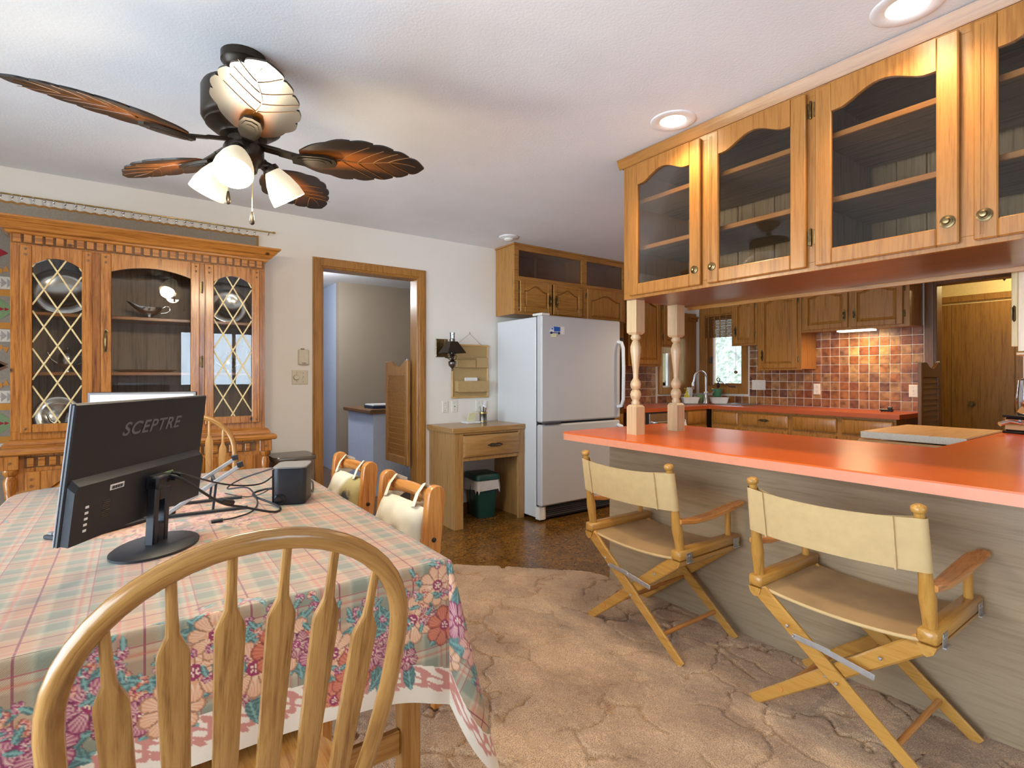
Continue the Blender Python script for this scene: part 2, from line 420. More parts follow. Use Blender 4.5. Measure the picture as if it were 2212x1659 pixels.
# rooms beyond the two doorways
def hw(name, x0, x1, y0, y1, mat, z1=H): return struct(B().box(x0, x1, y0, y1, 0, z1, 0).obj(name, mat, None, 0))
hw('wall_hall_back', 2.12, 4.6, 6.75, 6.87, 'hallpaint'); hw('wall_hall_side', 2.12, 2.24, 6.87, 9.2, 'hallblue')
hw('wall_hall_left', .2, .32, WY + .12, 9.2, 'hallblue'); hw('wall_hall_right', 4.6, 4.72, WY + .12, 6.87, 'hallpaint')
hw('wall_hall_end', .32, 2.12, 9.08, 9.2, 'hallblue')
hw('wall_entry_back', 7.55, 7.67, -.3, 2.72, 'hallyellow'); hw('wall_entry_left', KX + .12, 7.55, 2.6, 2.72, 'hallyellow')
hw('wall_entry_right', KX + .12, 7.55, -.3, -.18, 'hallyellow')
# ---------------------------------------------------------------- door and window trim
def casing_profile(b, M, w, h, cw=.075, dep=.022):
    """mitred casing around an opening w x h (no sill), three stepped bands"""
    b.M = M
    for o0, o1, d in ((0, cw, .012), (.012, cw - .012, dep), (.03, cw - .03, dep - .006)):
        b.box(-o1, -o0, -d, 0, 0, h + o1, .002); b.box(w + o0, w + o1, -d, 0, 0, h + o1, .002)
        b.box(-o0, w + o0, -d, 0, h + o0, h + o1, .002)
b = B(); casing_profile(b, FY(DX0 + .012, WY, 0), DX1 - DX0 - .024, DZ - .012)
t1 = struct(b.obj('trim_1', 'oakZ'), 'oak casing of the hall doorway')
b = B(); b.box(DX0, DX0 + .018, WY - .004, WY + .13, 0, DZ); b.box(DX1 - .018, DX1, WY - .004, WY + .13, 0, DZ); b.box(DX0 + .018, DX1 - .018, WY - .004, WY + .13, DZ - .018, DZ)
b.obj('jamb', 'oakZ', t1)
b = B(); casing_profile(b, FX(KX, KD[1] - .012, 0), KD[1] - KD[0] - .024, KD[3] - .012, .085)
t2 = struct(b.obj('trim_2', 'darkoakZ'), 'dark oak casing of the kitchen doorway')
b = B(); b.box(KX - .004, KX + .13, KD[0], KD[0] + .018, 0, KD[3]); b.box(KX - .004, KX + .13, KD[1] - .018, KD[1], 0, KD[3]); b.box(KX - .004, KX + .13, KD[0] + .018, KD[1] - .018, KD[3] - .018, KD[3])
b.obj('jamb', 'darkoakZ', t2)
bb = B(); bb.box(DX1 + .065, KX, WY - .014, WY, 0, .09); struct(bb.obj('baseboard_back', 'darkoakX'), 'dark baseboard')
# hinged window in the tiled wall, wooden blind above
M = FX(KX, KW[1], KW[2]); ww = KW[1] - KW[0]; wh = KW[3] - KW[2]
b = B(M)
for x0, x1, z0, z1, d in ((-.085, 0, -.075, wh + .09, .022), (ww, ww + .065, -.075, wh + .09, .022), (0, ww, wh, wh + .09, .022), (0, ww, -.075, 0, .028)):
    b.box(x0, x1, -d, .0, z0, z1, .003)
b.box(0, .02, 0, .12, 0, wh); b.box(ww - .02, ww, 0, .12, 0, wh); b.box(.02, ww - .02, 0, .12, 0, .02); b.box(.02, ww - .02, 0, .12, wh - .02, wh)
wn = struct(b.obj('window_3', 'oakZ'), 'oak framed kitchen window')
b = B(M); b.box(.02, .085, .045, .085, .02, wh - .02); b.box(ww - .05, ww - .02, .045, .085, .02, wh - .02); b.box(.085, ww - .05, .045, .085, .02, .05); b.box(.085, ww - .05, .045, .085, wh - .06, wh - .02)
b.obj('sash_frame', 'oaklZ', wn)
B(M).box(.085, ww - .05, .062, .068, .05, wh - .06, 0).obj('pane', 'clearglass', wn, 0)
b = B(M); b.box(.075, .093, .03, .05, .03, wh - .04); b.obj('weather_strip', 'white', wn)
b = B(M); b.box(.035, .065, .02, .045, .30, .38, .004); b.tube([(.05, .02, .345), (.058, .0, .32), (.062, -.012, .30)], .006); b.obj('latch', 'pewter', wn)
b = B(M); b.tube([(.24, .045, .035), (.29, .02, .02), (.36, -.02, .012), (.42, -.012, .012)], .010); b.tube([(.24, .045, .035), (.235, .0, .06), (.20, -.03, .075)], .007); b.obj('crank', 'steel', wn)
b = B(M)
for i in range(15): b.box(.005, ww - .005, -.016 + .004 * (i % 2), -.006 + .004 * (i % 2), wh - .045 - i * .017, wh - .031 - i * .017, .002)
blind = tag(b.obj('window_blind', 'darkoakX'), 'dark woven wood blind rolled above the kitchen window', 'blind')
for i in range(6):
    a = .05 + (ww - .1) * i / 5
    B(M).box(a - .005, a + .005, -.022, -.016, wh - .29, wh - .02, .001).obj('tape', 'oakZ', blind)
b = B(M); b.tube([(ww - .085, -.01, wh - .28), (ww - .085, -.01, .20)], .0015, 5); b.obj('cord', 'almond', blind)
B(M).sphere((ww - .085, -.01, .185), .02, 10, 6, (1, 1, 1)).obj('cord_bead', 'antique', blind)
# second, narrow kitchen window beside it on the back wall with its wide wooden surround
M = FY(5.20, WY, 1.10)
b = B(M); b.box(-.065, 0, -.022, 0, -.08, .93); b.box(.24, .66, -.022, 0, -.08, .93); b.box(0, .24, -.026, 0, -.08, 0); b.box(0, .24, -.022, 0, .42, .93); b.box(0, .02, 0, .12, 0, .85); b.box(.22, .58, .0, .12, 0, .85)
wn = struct(b.obj('window_4', 'oakZ'), 'narrow kitchen window in a wide oak surround')
b = B(M); b.box(.02, .035, .03, .07, 0, .42); b.box(.16, .20, .03, .07, 0, .42); b.box(.035, .16, .03, .07, 0, .02); b.obj('sash_frame', 'white', wn)
B(M).box(.02, .22, .048, .052, 0, .85, 0).obj('pane', 'clearglass', wn, 0)
b = B(M); b.box(.50, .66, -.06, -.022, .87, .89); b.box(.51, .66, -.045, -.022, .83, .87); b.obj('cornice', 'oaklX', wn)
# ---------------------------------------------------------------- splashback tiles (children of the two kitchen walls)
def tilemat():
    m, nt, b = newmat('tile'); tc = N(nt, 'ShaderNodeTexCoord'); oi = N(nt, 'ShaderNodeObjectInfo')
    ad = N(nt, 'ShaderNodeVectorMath', operation='ADD'); ml = N(nt, 'ShaderNodeMath', operation='MULTIPLY'); ml.inputs[1].default_value = 40
    nt.links.new(oi.outputs['Random'], ml.inputs[0]); nt.links.new(ml.outputs[0], ad.inputs[1]); nt.links.new(tc.outputs['Object'], ad.inputs[0])
    n = N(nt, 'ShaderNodeTexNoise'); n.inputs['Scale'].default_value = 17; n.inputs['Detail'].default_value = 7; n.inputs['Distortion'].default_value = .3
    nt.links.new(ad.outputs[0], n.inputs['Vector'])
    r1 = ramp(nt, [(0, (.28, .095, .030)), (.22, (.40, .19, .065)), (.42, (.22, .062, .026)), (.62, (.46, .27, .11)), (.8, (.17, .07, .05)), (1, (.33, .13, .045))], oi.outputs['Random'])
    r2 = ramp(nt, [(.32, (.50, .42, .46)), (.5, (.98, .95, .93)), (.70, (1.4, 1.45, 1.5))], n.outputs[0])
    mx = N(nt, 'ShaderNodeMix', data_type='RGBA', blend_type='MULTIPLY'); mx.inputs[0].default_value = 1
    nt.links.new(r1.outputs[0], mx.inputs[6]); nt.links.new(r2.outputs[0], mx.inputs[7]); nt.links.new(mx.outputs[2], b.inputs['Base Color'])
    b.inputs['Roughness'].default_value = .3
    bp = N(nt, 'ShaderNodeBump'); bp.inputs['Strength'].default_value = .25; bp.inputs['Distance'].default_value = .004
    nt.links.new(n.outputs[0], bp.inputs['Height']); nt.links.new(bp.outputs[0], b.inputs['Normal'])
tilemat()
PT = .0885
tile0 = B().box(0, PT - .006, -.012, -.003, 0, PT - .006, .003).obj('tile', 'tile')
tile_me = tile0.data; bpy.data.objects.remove(tile0)
def tiles(parent, M, u0, u1, z0, z1, holes=()):
    B(M).box(u0, u1, -.006, 0, z0, z1, 0).obj('grout', 'grout', parent, 0)
    nu = int(round((u1 - u0) / PT)); nz = int((z1 - z0) / PT + .35)
    for i in range(nu):
        for j in range(nz):
            u = u0 + i * PT; z = z0 + j * PT
            if any(h[0] < u + PT / 2 < h[1] and h[2] < z + PT / 2 < h[3] for h in holes): continue
            o = bpy.data.objects.new('tile', tile_me); COL.objects.link(o); o.parent = parent
            o.matrix_local = M @ T(u + .003, 0, z + .003)
# u runs right along the wall from the window corner: u = 4.15 - y
MK = FX(KX, WY, .912)
tiles(wall_kitchen, MK, .735, 2.435, 0, .80, [(.6, 1.0, .70, .9), (1.05, 1.44, .44, .9)])
tiles(wall_kitchen, MK, .02, .735, 0, .105)
MB = FY(4.15, WY, .912)
tiles(wall_back, MB, .05, .965, 0, .45)
tiles(wall_back, MB, .965, 1.70, 0, .10)
# ---------------------------------------------------------------- sculpted carpet
def carpet():
    ex = np.array([-2.1, .45, .9, 1.30, 1.55, 1.697, 1.862, 2.06, 2.225, 2.30, 2.335, 2.345])
    ey = np.array([4.15, 4.15, 3.68, 3.33, 3.13, 2.995, 2.836, 2.655, 2.488, 2.40, 2.33, 2.25])
    xs = np.concatenate([np.arange(LX, .3, .06), np.arange(.3, 2.345, .0065), [2.345]])
    vs = np.concatenate([np.linspace(-2.2, .1, 30)[:-1], np.linspace(0, 1, 430) + 10])
    nx, nv = len(xs), len(vs)
    X = np.repeat(xs[:, None], nv, 1); ym = np.interp(xs, ex, ey)
    Y = np.where(vs[None, :] < 5, vs[None, :], .1 + (vs[None, :] - 10) * (ym[:, None] - .1))
    rng = np.random.default_rng(3)
    def vnoise(x, y, f, seed):
        g = np.random.default_rng(seed).random((64, 64)); x = x * f + 200; y = y * f + 200
        i = np.floor(x).astype(int); j = np.floor(y).astype(int); a = x - i; c = y - j; a = a * a * (3 - 2 * a); c = c * c * (3 - 2 * c)
        q = lambda p, r: g[p % 64, r % 64]
        return (q(i, j) * (1 - a) + q(i + 1, j) * a) * (1 - c) + (q(i, j + 1) * (1 - a) + q(i + 1, j + 1) * a) * c
    wx = X + .15 * (vnoise(X, Y, 6, 1) - .5) + .06 * (vnoise(X, Y, 22, 2) - .5); wy = Y + .15 * (vnoise(X, Y, 6, 3) - .5) + .06 * (vnoise(X, Y, 22, 4) - .5)
    S = .23; d1 = np.full(X.shape, 9.); d2 = d1.copy()
    ci = np.floor(wx / S).astype(int); cj = np.floor(wy / S).astype(int); jit = rng.random((80, 80, 2))
    for a in (-1, 0, 1):
        for c in (-1, 0, 1):
            p = jit[(ci + a) % 80, (cj + c) % 80]
            d = np.hypot((ci + a + p[..., 0]) * S - wx, (cj + c + p[..., 1]) * S - wy)
            d2 = np.where(d < d1, d1, np.minimum(d2, d)); d1 = np.minimum(d, d1)
    e = d2 - d1
    fade = np.clip((vnoise(X, Y, 5.5, 9) - .29) * 8, 0, 1)
    crack = np.clip(1 - e / (.008 + .009 * vnoise(X, Y, 30, 12)), 0, 1) ** .7 * fade
    Z = .020 - .018 * crack + .006 * (vnoise(X, Y, 9, 5) - .5) * (1 - .4 * crack) + .004 * (vnoise(X, Y, 60, 6) - .5)
    V = np.stack([X, Y, Z], -1).reshape(-1, 3)
    # rounded down edge at the far rim
    idx = np.arange(nx * nv).reshape(nx, nv)
    F = np.stack([idx[:-1, :-1], idx[1:, :-1], idx[1:, 1:], idx[:-1, 1:]], -1).reshape(-1, 4)
    rim = V[idx[:, -1]].copy(); rim[:, 2] = -.001; rim[:, 1] += .004
    o = len(V); V = np.vstack([V, rim]); r = np.arange(nx) + o
    F = np.vstack([F, np.stack([idx[:-1, -1], idx[1:, -1], r[1:], r[:-1]], -1)])
    me = bpy.data.meshes.new('carpet'); me.from_pydata(V.tolist(), [], F.tolist()); me.materials.append(MATS['carpet'])
    me.shade_smooth(); ob = bpy.data.objects.new('carpet', me); COL.objects.link(ob)
    tag(ob, 'beige and brown carpet with sculpted crack-like lines', 'carpet', kind='stuff')
carpet()
# ---------------------------------------------------------------- hillside outside the windows
def hill(name, M, seed):
    n = 60; v = []; rg = np.random.default_rng(seed)
    for i in range(n + 1):
        for j in range(n + 1):
            x = -9 + 18 * i / n; y = 2.0 + 12 * j / n
            v.append(M @ Vector((x, y, -.6 + .45 * (y - 2) + .5 * rg.random() + .3 * math.sin(x * 1.7 + j * .3))))
    f = [(i * (n + 1) + j, (i + 1) * (n + 1) + j, (i + 1) * (n + 1) + j + 1, i * (n + 1) + j + 1) for i in range(n) for j in range(n)]
    b = B().add(v, f); o = b.obj(name, 'brush', None, 60); tag(o, 'bright brushy hillside seen through the kitchen window', 'hillside', kind='structure')
def brushmat():
    m, nt, b = newmat('brush'); tc = N(nt, 'ShaderNodeTexCoord')
    n = N(nt, 'ShaderNodeTexNoise'); n.inputs['Scale'].default_value = 11; n.inputs['Detail'].default_value = 9; n.inputs['Roughness'].default_value = .75
    nt.links.new(tc.outputs['Object'], n.inputs['Vector'])
    r = ramp(nt, [(.38, (.025, .035, .014)), (.45, (.07, .078, .048)), (.53, (.11, .108, .095)), (.65, (.15, .15, .14))], n.outputs[0])
    nt.links.new(r.outputs[0], b.inputs['Base Color']); b.inputs['Roughness'].default_value = 1
brushmat()
hill('hillside', frame((KX + .1, 3.7, .2), (0, -1, 0), (0, 0, 1)), 4)
# ================================================================ cabinet parts
def arch(w, A, n=18, flat=.08):
    out = []
    for i in range(n + 1):
        t = i / n; q = min(max((t - flat) / (1 - 2 * flat), 0), 1)
        out.append((w * t, A * (.5 - .5 * math.cos(2 * PI * q)) ** .8))
    return out
def arch_round(w, A, n=14):
    return [(w * i / n, A * (1 - (2 * i / n - 1) ** 2)) for i in range(n + 1)]
def door_frame(b, w, h, st, bot, top, A, t=.02, prof=arch):
    """stiles, bottom rail and arched top rail; front at y=-t"""
    b.box(0, st, -t, 0, 0, h, .004); b.box(w - st, w, -t, 0, 0, h, .004); b.box(st, w - st, -t, 0, 0, bot, .004)
    iw = w - 2 * st
    pts = prof(iw, A)
    # top rail as narrow convex strips, so the arch stays a clean mesh
    for (x0, z0), (x1, z1) in zip(pts[:-1], pts[1:]):
        b.prism([(st + x0, h - top - A + z0), (st + x1, h - top - A + z1), (st + x1, h - .0), (st + x0, h - .0)], -t, 0)
def lip(b, w, h, t=.02):
    e = .012
    for a, c, d, f in ((-e * 0, e, 0, h), (w - e, w, 0, h)): b.box(a, c, -t - .003, -t, d, f, .0015)
    b.box(e, w - e, -t - .003, -t, 0, e, .0015); b.box(e, w - e, -t - .003, -t, h - e, h, .0015)
def raised_panel(b, w, h, st, bot, top, A, t=.02, prof=arch, g=.024):
    iw = w - 2 * st; ih = h - bot - top - A
    pts = prof(iw, A); out = [(st, bot), (w - st, bot)] + [(st + x, bot + ih + z) for x, z in pts[::-1]]
    cx = w / 2; cz = bot + (ih + A) / 2; kx = 1 - g / (iw / 2); kz = 1 - g / ((ih + A) / 2)
    inn = [(cx + (x - cx) * kx, cz + (z - cz) * kz) for x, z in out]
    b.loft([[(x, -.002, z) for x, z in out], [(x, -t * .20, z) for x, z in out], [(x, -t * .90, z) for x, z in inn]], True, True)
def panel_door(parent, M, w, h, mat, A=.04, st=.05, bot=.05, top=.042, name='door'):
    b = B(M); door_frame(b, w, h, st, bot, top, A); raised_panel(b, w, h, st, bot, top, A)
    return b.obj(name, mat, parent, 25)
def drawer_front(parent, M, w, h, mat, name='drawer', rim=.022):
    b = B(M); b.box(0, w, -.014, 0, 0, h, .004)
    b.loft([[(x, -.014, z) for x, z in ((.006, .006), (w - .006, .006), (w - .006, h - .006), (.006, h - .006))],
            [(x, -.021, z) for x, z in ((rim, rim), (w - rim, rim), (w - rim, h - rim), (rim, h - rim))]], False, True)
    return b.obj(name, mat, parent, 25)
def pull(parent, M, L=.13, vertical=True, mat='antique'):
    """ornate back plate with a bowed grip"""
    if not vertical: M = M @ Matrix.Rotation(PI / 2, 4, 'Y')
    b = B(M); k = L / 2; pr = [(0, -k), (.006, -k * .92), (.004, -k * .82), (.013, -k * .62), (.015, -k * .3), (.010, 0), (.015, k * .3), (.013, k * .62), (.004, k * .82), (.006, k * .92), (0, k)]
    poly = [(x, z) for x, z in pr] + [(-x, z) for x, z in pr[-2:0:-1]]
    b.prism(poly, -.004, 0, 'xz')
    b.tube([(0, -.004, -k * .5), (0, -.018, -k * .45), (0, -.024, -k * .2), (0, -.025, 0), (0, -.024, k * .2), (0, -.018, k * .45), (0, -.004, k * .5)], [.004, .004, .005, .0065, .005, .004, .004], 8)
    return b.obj('handle', mat, parent, 40, 'antique brass pull')
def hinge(parent, M, h=.05):
    b = B(M); b.box(-.011, .0, -.003, 0, 0, h, .001)
    b.lathe([(0, -.008), (.003, -.005), (.0045, 0), (.0045, h), (.003, h + .005), (0, h + .008)], (.002, -.006, 0), 8)
    return b.obj('hinge', 'antique', parent)
def knob(parent, M, r=.017):
    b = B(M); b.lathe([(.0, 0), (r, 0), (r, -.004), (r * .72, -.006), (r * .72, -.009), (r * .5, -.011), (r * .4, -.020), (0, -.022)], (0, 0, 0), 16, 'y')
    return b.obj('knob', 'antique', parent, 40, 'ringed brass knob')

# ================================================================ breakfast peninsula
PZ = .915
pen = thing('peninsula_base', 'grey stained wooden panel base under the orange breakfast counter', 'cabinet', (2.65, 1.0, 0), world=True)
B().box(2.345, 2.357, -1.2, 2.26, 0, PZ - .042, .001).obj('front_panel', 'greyY', pen)
b = B(); b.box(2.357, 2.90, .86, 2.26, .0, PZ - .042); b.box(2.357, 4.395, -1.2, .80, 0, PZ - .042); b.obj('carcass', 'oakZ', pen)
b = B()
r = .07; cx, cy = 2.01 + r, 2.345 - r
poly = [(2.01, -1.2), (4.395, -1.2), (4.395, .825), (2.945, .825), (2.945, 2.345)] + [(cx + r * math.cos(PI / 2 + a * PI / 16), cy + r * math.sin(PI / 2 + a * PI / 16)) for a in range(9)]
top = B(); top.prism(poly, PZ - .006, PZ, 'xy'); 
pc = thing('breakfast_counter', 'orange laminate breakfast counter with a rounded corner', 'counter', (2.4, 1.0, PZ - .042), world=True)
top.obj('worktop', 'orange', pc, 30)
e = B(); e.prism([(x + (.001 if x < 2.2 else 0), y) for x, y in poly], PZ - .042, PZ - .006, 'xy'); e.obj('edge_band', 'orange_edge', pc, 30)
# hanging glazed cabinet above the counter
OX, OY, OZ = 2.21, 2.02, 1.66
oc = thing('hanging_cabinet', 'long oak cabinet with arched glass doors hanging over the breakfast counter', 'cabinet', (2.5, 1.0, OZ), world=True)
MO = FX(OX, OY, OZ); LU = 2.25; OD = .57; OH = 2.40 - OZ
DO = [(.052, .496), (.534, .982), (1.019, 1.467), (1.504, 1.95)]
b = B(MO); fz0, fz1 = .035, .70
b.box(0, LU, 0, .02, 0, fz0, .001); b.box(0, LU, 0, .02, fz1, OH, .001)
u = 0
for a, c in DO + [(LU, LU)]:
    b.box(u, a + .02 if a < LU else LU, 0, .02, fz0, fz1, .001); u = c - .02
b.obj('face_frame', 'oaklZ', oc)
b = B(MO); b.box(0, .02, .02, OD, 0, OH, .001); b.box(LU - .02, LU, .02, OD, 0, OH, .001); b.obj('end_panel', 'oaklZ', oc)
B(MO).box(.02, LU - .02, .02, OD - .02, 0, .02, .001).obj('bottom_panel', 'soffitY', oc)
B(MO).box(.02, LU - .02, .02, OD - .02, OH - .02, OH, .001).obj('top_panel', 'walnutY', oc)
for z in (.268, .522):
    b = B(MO); b.box(.02, LU - .02, .035, .05, z - .004, z + .018, .002); b.obj('shelf_edge', 'oaklY', oc)
    B(MO).box(.02, LU - .02, .05, OD - .06, z, z + .016, .001).obj('shelf', 'walnutY', oc)
b = B(MO); b.box(1.0 - .009, 1.0 + .009, .02, OD - .03, .02, OH - .02, .001); b.obj('divider', 'walnutZ', oc)
u = .02; i = 0
while u < LU - .03:
    w = min(.098 + .012 * ((i * 7) % 3), LU - .02 - u)
    B(MO).box(u, u + w - .003, OD - .025 + .003 * (i % 2), OD - .012, .02, OH - .02, .002).obj('back_plank', 'plankZ', oc); u += w; i += 1
B(MO).box(0, LU, OD - .012, OD, -.018, OH, .001).obj('back_frame', 'oakY', oc)
b = B(MO)
b.loft([[(-.03, -.005, OH - .012), (LU, -.005, OH - .012), (LU, 0, OH - .012), (-.03, 0, OH - .012)], [(-.03, -.016, OH + .01), (LU, -.016, OH + .01), (LU, 0, OH + .01), (-.03, 0, OH + .01)],
        [(-.03, -.026, OH + .036), (LU, -.026, OH + .036), (LU, 0, OH + .036), (-.03, 0, OH + .036)]])
b.box(-.03, 0, 0, OD, OH - .005, OH + .036, .003); b.box(0, LU, 0, OD, OH, OH + .036, .001)
b.obj('crown_moulding', 'oaklY', oc)
for i, (a, c) in enumerate(DO):
    w = c - a; h = .70; M = MO @ T(a, -.001, .015)
    b = B(M); door_frame(b, w, h, .06, .06, .062, .048); 
    for q in (.016, .024): b.box(q, q + .003, -.0215, -.02, .016, h - .016, .0005)
    d = b.obj('door', 'oaklZ', oc, 25)
    B(M).box(.055, w - .055, -.011, -.008, .055, h - .055, 0).obj('glass_pane', 'darkglass', d, 0)
    knob(d, M @ T(.028 if i in (1, 3) else w - .028, -.021, .075), .021 if i > 1 else .019)
    if i == 1:
        for z in (.09, .60): hinge(d, M @ T(w + .012, 0, z), .06)
    elif i == 2:
        for z in (.09, .60): hinge(d, M @ T(-.002, 0, z), .06)
    elif i == 0:
        for z in (.09, .60): hinge(d, M @ T(-.004, 0, z), .05)
# two turned posts between counter and hanging cabinet
def post(x, label):
    p = thing('turned_post', label, 'post', (x + .037, 1.99, PZ), group='turned posts on the breakfast counter')
    hh = OZ - PZ - .0005; s = .0345
    def blk(b, z0, z1, up):
        k = s * .72; e = .012
        ring = lambda q, z: [(-q, -q, z), (q, -q, z), (q, q, z), (-q, q, z)]
        if up: b.loft([ring(s, z0), ring(s, z1 - e), ring(k, z1)])
        else: b.loft([ring(k, z0), ring(s, z0 + e), ring(s, z1)])
    b = B(); blk(b, 0, .165, True); b.obj('lower_block', 'creamZ', p, 20)
    b = B(); blk(b, hh - .19, hh, False); b.obj('upper_block', 'creamZ', p, 20)
    L = hh - .19 - .165; z0 = .165
    pr = [(.024, 0), (.027, .012), (.020, .022), (.027, .036), (.034, .056), (.027, .076), (.019, .084), (.027, .092), (.033, .112), (.027, .130), (.015, .148), (.017, .18), (.024, .24), (.032, .30), (.032, .325), (.022, .352), (.017, .358), (.026, .366), (.031, .376), (.024, .388), (.026, .392)]
    k = L / .392
    B().lathe([(r_ * .92, z0 + z * k) for r_, z in pr], (0, 0, 0), 20).obj('turned_shaft', 'creamZ', p, 60)
post(2.235, 'turned wooden post at the counter corner nearest the viewer'); post(2.59, 'turned wooden post standing farther in, before the sink')
# ================================================================ units along the tiled wall
CZ = .91
def base_unit(name, label, M, w, door_mat, dr=True, doors=1, hp=True, depth=.57, group='base units along the kitchen walls', loc=None):
    c = M.translation
    t = thing(name, label, 'cabinet', (c.x, c.y, 0), world=True, group=group)
    b = B(M); b.box(0, w, 0, .018, .09, .87, .001); b.box(0, w, .018, depth, .09, .869, .001); b.box(0, w, .06, depth, 0, .09, 0)
    b.obj('body', door_mat, t)
    if dr:
        d = drawer_front(t, M @ T(.02, -.001, .715), w - .04, .135, door_mat)
        if hp: pull(d, M @ T(w / 2, -.022, .782), .12, False)
    k = (w - .04 - (doors - 1) * .03) / doors
    for i in range(doors):
        d = panel_door(t, M @ T(.02 + i * (k + .03), -.001, .12), k, .565, door_mat, .035)
        pull(d, M @ T(.02 + i * (k + .03) + k - .03, -.022, .60), .10)
    return t
base_unit('base_cabinet', 'narrow base cabinet with plain drawer right beside the sink corner', FX(5.28, 3.52, 0), .35, 'oakZ', hp=False)
base_unit('base_cabinet', 'base cabinet whose drawer has a dark ornate pull', FX(5.28, 3.17, 0), .53, 'oakZ')
base_unit('base_cabinet', 'base cabinet with plain drawer below the wall outlet', FX(5.28, 2.64, 0), .445, 'oakZ', hp=False)
base_unit('base_cabinet', 'end base cabinet with plain drawer beside the louvered half door', FX(5.28, 2.195, 0), .445, 'oakZ', hp=False)
base_unit('base_cabinet', 'base cabinet with drawers between the dishwasher and the corner', FY(4.86, 3.55, 0), .37, 'oakZ', hp=False)
base_unit('base_cabinet', 'narrow base cabinet left of the dishwasher', FY(4.08, 3.55, 0), .13, 'darkoakZ', hp=False)
dw = thing('dishwasher', 'stainless dishwasher with bar handle behind the turned posts', 'dishwasher', (4.53, 3.85, 0), world=True)
M = FY(4.225, 3.55, 0)
B(M).box(0, .62, .0, .57, .02, .868, .002).obj('body', 'darkplastic', dw)
B(M).box(.01, .61, -.022, 0, .10, .855, .006).obj('door', 'steel', dw)
b = B(M); b.tube([(.08, -.022, .76), (.08, -.06, .765), (.54, -.06, .765), (.54, -.022, .76)], .011, 8); b.obj('handle', 'steel', dw)
b = B(M)
b.loft([[(.42 + .11 * i / 8, -.066 - .004 * math.cos(i * 1.6), .78 - .0 * i) for i in range(9)], [(.415 + .125 * i / 8, -.072 - .010 * math.cos(i * 1.6), .70) for i in range(9)],
        [(.40 + .15 * i / 8, -.074 - .014 * math.cos(i * 1.6), .52) for i in range(9)]], False, False, False)
tag(b.obj('dish_towel', 'white'), 'white towel hanging from the dishwasher handle', 'towel')
# L-shaped orange worktop
poly = [(4.03, WY - .002), (KX - .002, WY - .002), (KX - .002, 1.715), (5.24, 1.715), (5.24, 3.53), (4.03, 3.53)]
kw = thing('kitchen_worktop', 'L-shaped orange laminate worktop below the tiles', 'counter', (5.5, 3.0, CZ - .04), world=True)
b = B(); b.prism([(4.03, 3.53), (5.24, 3.53), (KX - .002, WY - .002), (4.03, WY - .002)], CZ - .04, CZ, 'xy'); b.prism([(5.24, 3.53), (5.24, 1.715), (KX - .002, 1.715), (KX - .002, WY - .002)], CZ - .04, CZ, 'xy')
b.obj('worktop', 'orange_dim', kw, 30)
# corner sink, faucet and things on it
sk = thing('corner_sink', 'stainless corner sink set into the orange worktop', 'sink', (5.45, 3.72, CZ), world=True)
b = B()
for cx_, cy_, a in ((5.28, 3.86, 0), (5.60, 3.40, 0)):
    o = [(cx_ + sx * .20, cy_ + sy * .17) for sx, sy in ((-1, -1), (1, -1), (1, 1), (-1, 1))]; i_ = [(cx_ + sx * .18, cy_ + sy * .15) for sx, sy in ((-1, -1), (1, -1), (1, 1), (-1, 1))]
    b.loft([[(x, y, CZ + .001) for x, y in o], [(x, y, CZ + .008) for x, y in o], [(x, y, CZ + .009) for x, y in i_], [(x, y, CZ + .002) for x, y in i_]], False, True)
b.obj('rim', 'steel', sk, 30)
fa = thing('faucet', 'tall arched pull-down steel faucet at the corner sink', 'faucet', (5.47, 3.72, CZ), world=True)
fx, fy = 5.47, 3.72
B().lathe([(.034, .008), (.034, .012), (.026, .02), (.024, .10), (.022, .14), (.018, .145)], (fx, fy, CZ), 16).obj('base', 'steel', fa, 50)
d_ = Vector((-.72, .52, 0))
arcp = [(fx, fy, CZ + .14), (fx, fy, CZ + .30)] + [(fx + d_.x * .075 * (1 - math.cos(a)), fy + d_.y * .075 * (1 - math.cos(a)), CZ + .30 + .085 * math.sin(a)) for a in [PI * i / 10 for i in range(1, 11)]]
arcp.append((fx + d_.x * .165, fy + d_.y * .165, CZ + .24))
B().tube(arcp, .013, 10).obj('spout', 'steel', fa, 60)
B().lathe([(.014, .03), (.017, 0), (.017, -.05), (.012, -.055)], (fx + d_.x * .168, fy + d_.y * .168, CZ + .225), 12).obj('spray_head', 'steel', fa, 50)
B().tube([(fx, fy, CZ + .11), (fx + .05, fy - .03, CZ + .115), (fx + .085, fy - .05, CZ + .15)], [.012, .011, .009], 8).obj('lever', 'steel', fa, 60)
def tub(x, y, rz, label):
    b = B(); P = []
    for k, z in ((.80, 0), (1, .062), (1.04, .068), (1.0, .070), (.92, .066), (.76, .006)):
        P.append([(.098 * k * sx, .055 * k * sy, z) for sx, sy in ((-1, -.8), (-.9, -1), (.9, -1), (1, -.8), (1, .8), (.9, 1), (-.9, 1), (-1, .8))])
    b.loft(P); o = b.obj('soap_tray', 'white'); o.location = (x, y, CZ + .0095); o.rotation_euler = (0, 0, rz)
    tag(o, label, 'tray', 'white tubs on the sink'); return o
tub(5.31, 3.82, -.7, 'white plastic tub of dish brushes left of the faucet'); tub(5.55, 3.60, -.7, 'white plastic tub right of the faucet below the window')
b = B(); b.lathe([(.030, 0), (.033, .01), (.033, .075), (.022, .10), (.012, .112), (.012, .122), (.015, .124), (.015, .134), (.006, .136), (.006, .165), (.0, .166)], (5.27, 3.84, CZ + .018), 14); b.box(5.22, 5.276, 3.835, 3.845, CZ + .178, CZ + .186, .002)
tag(b.obj('soap_bottle', 'soap', None, 50), 'yellow soap pump bottle in the left white tub', 'bottle')
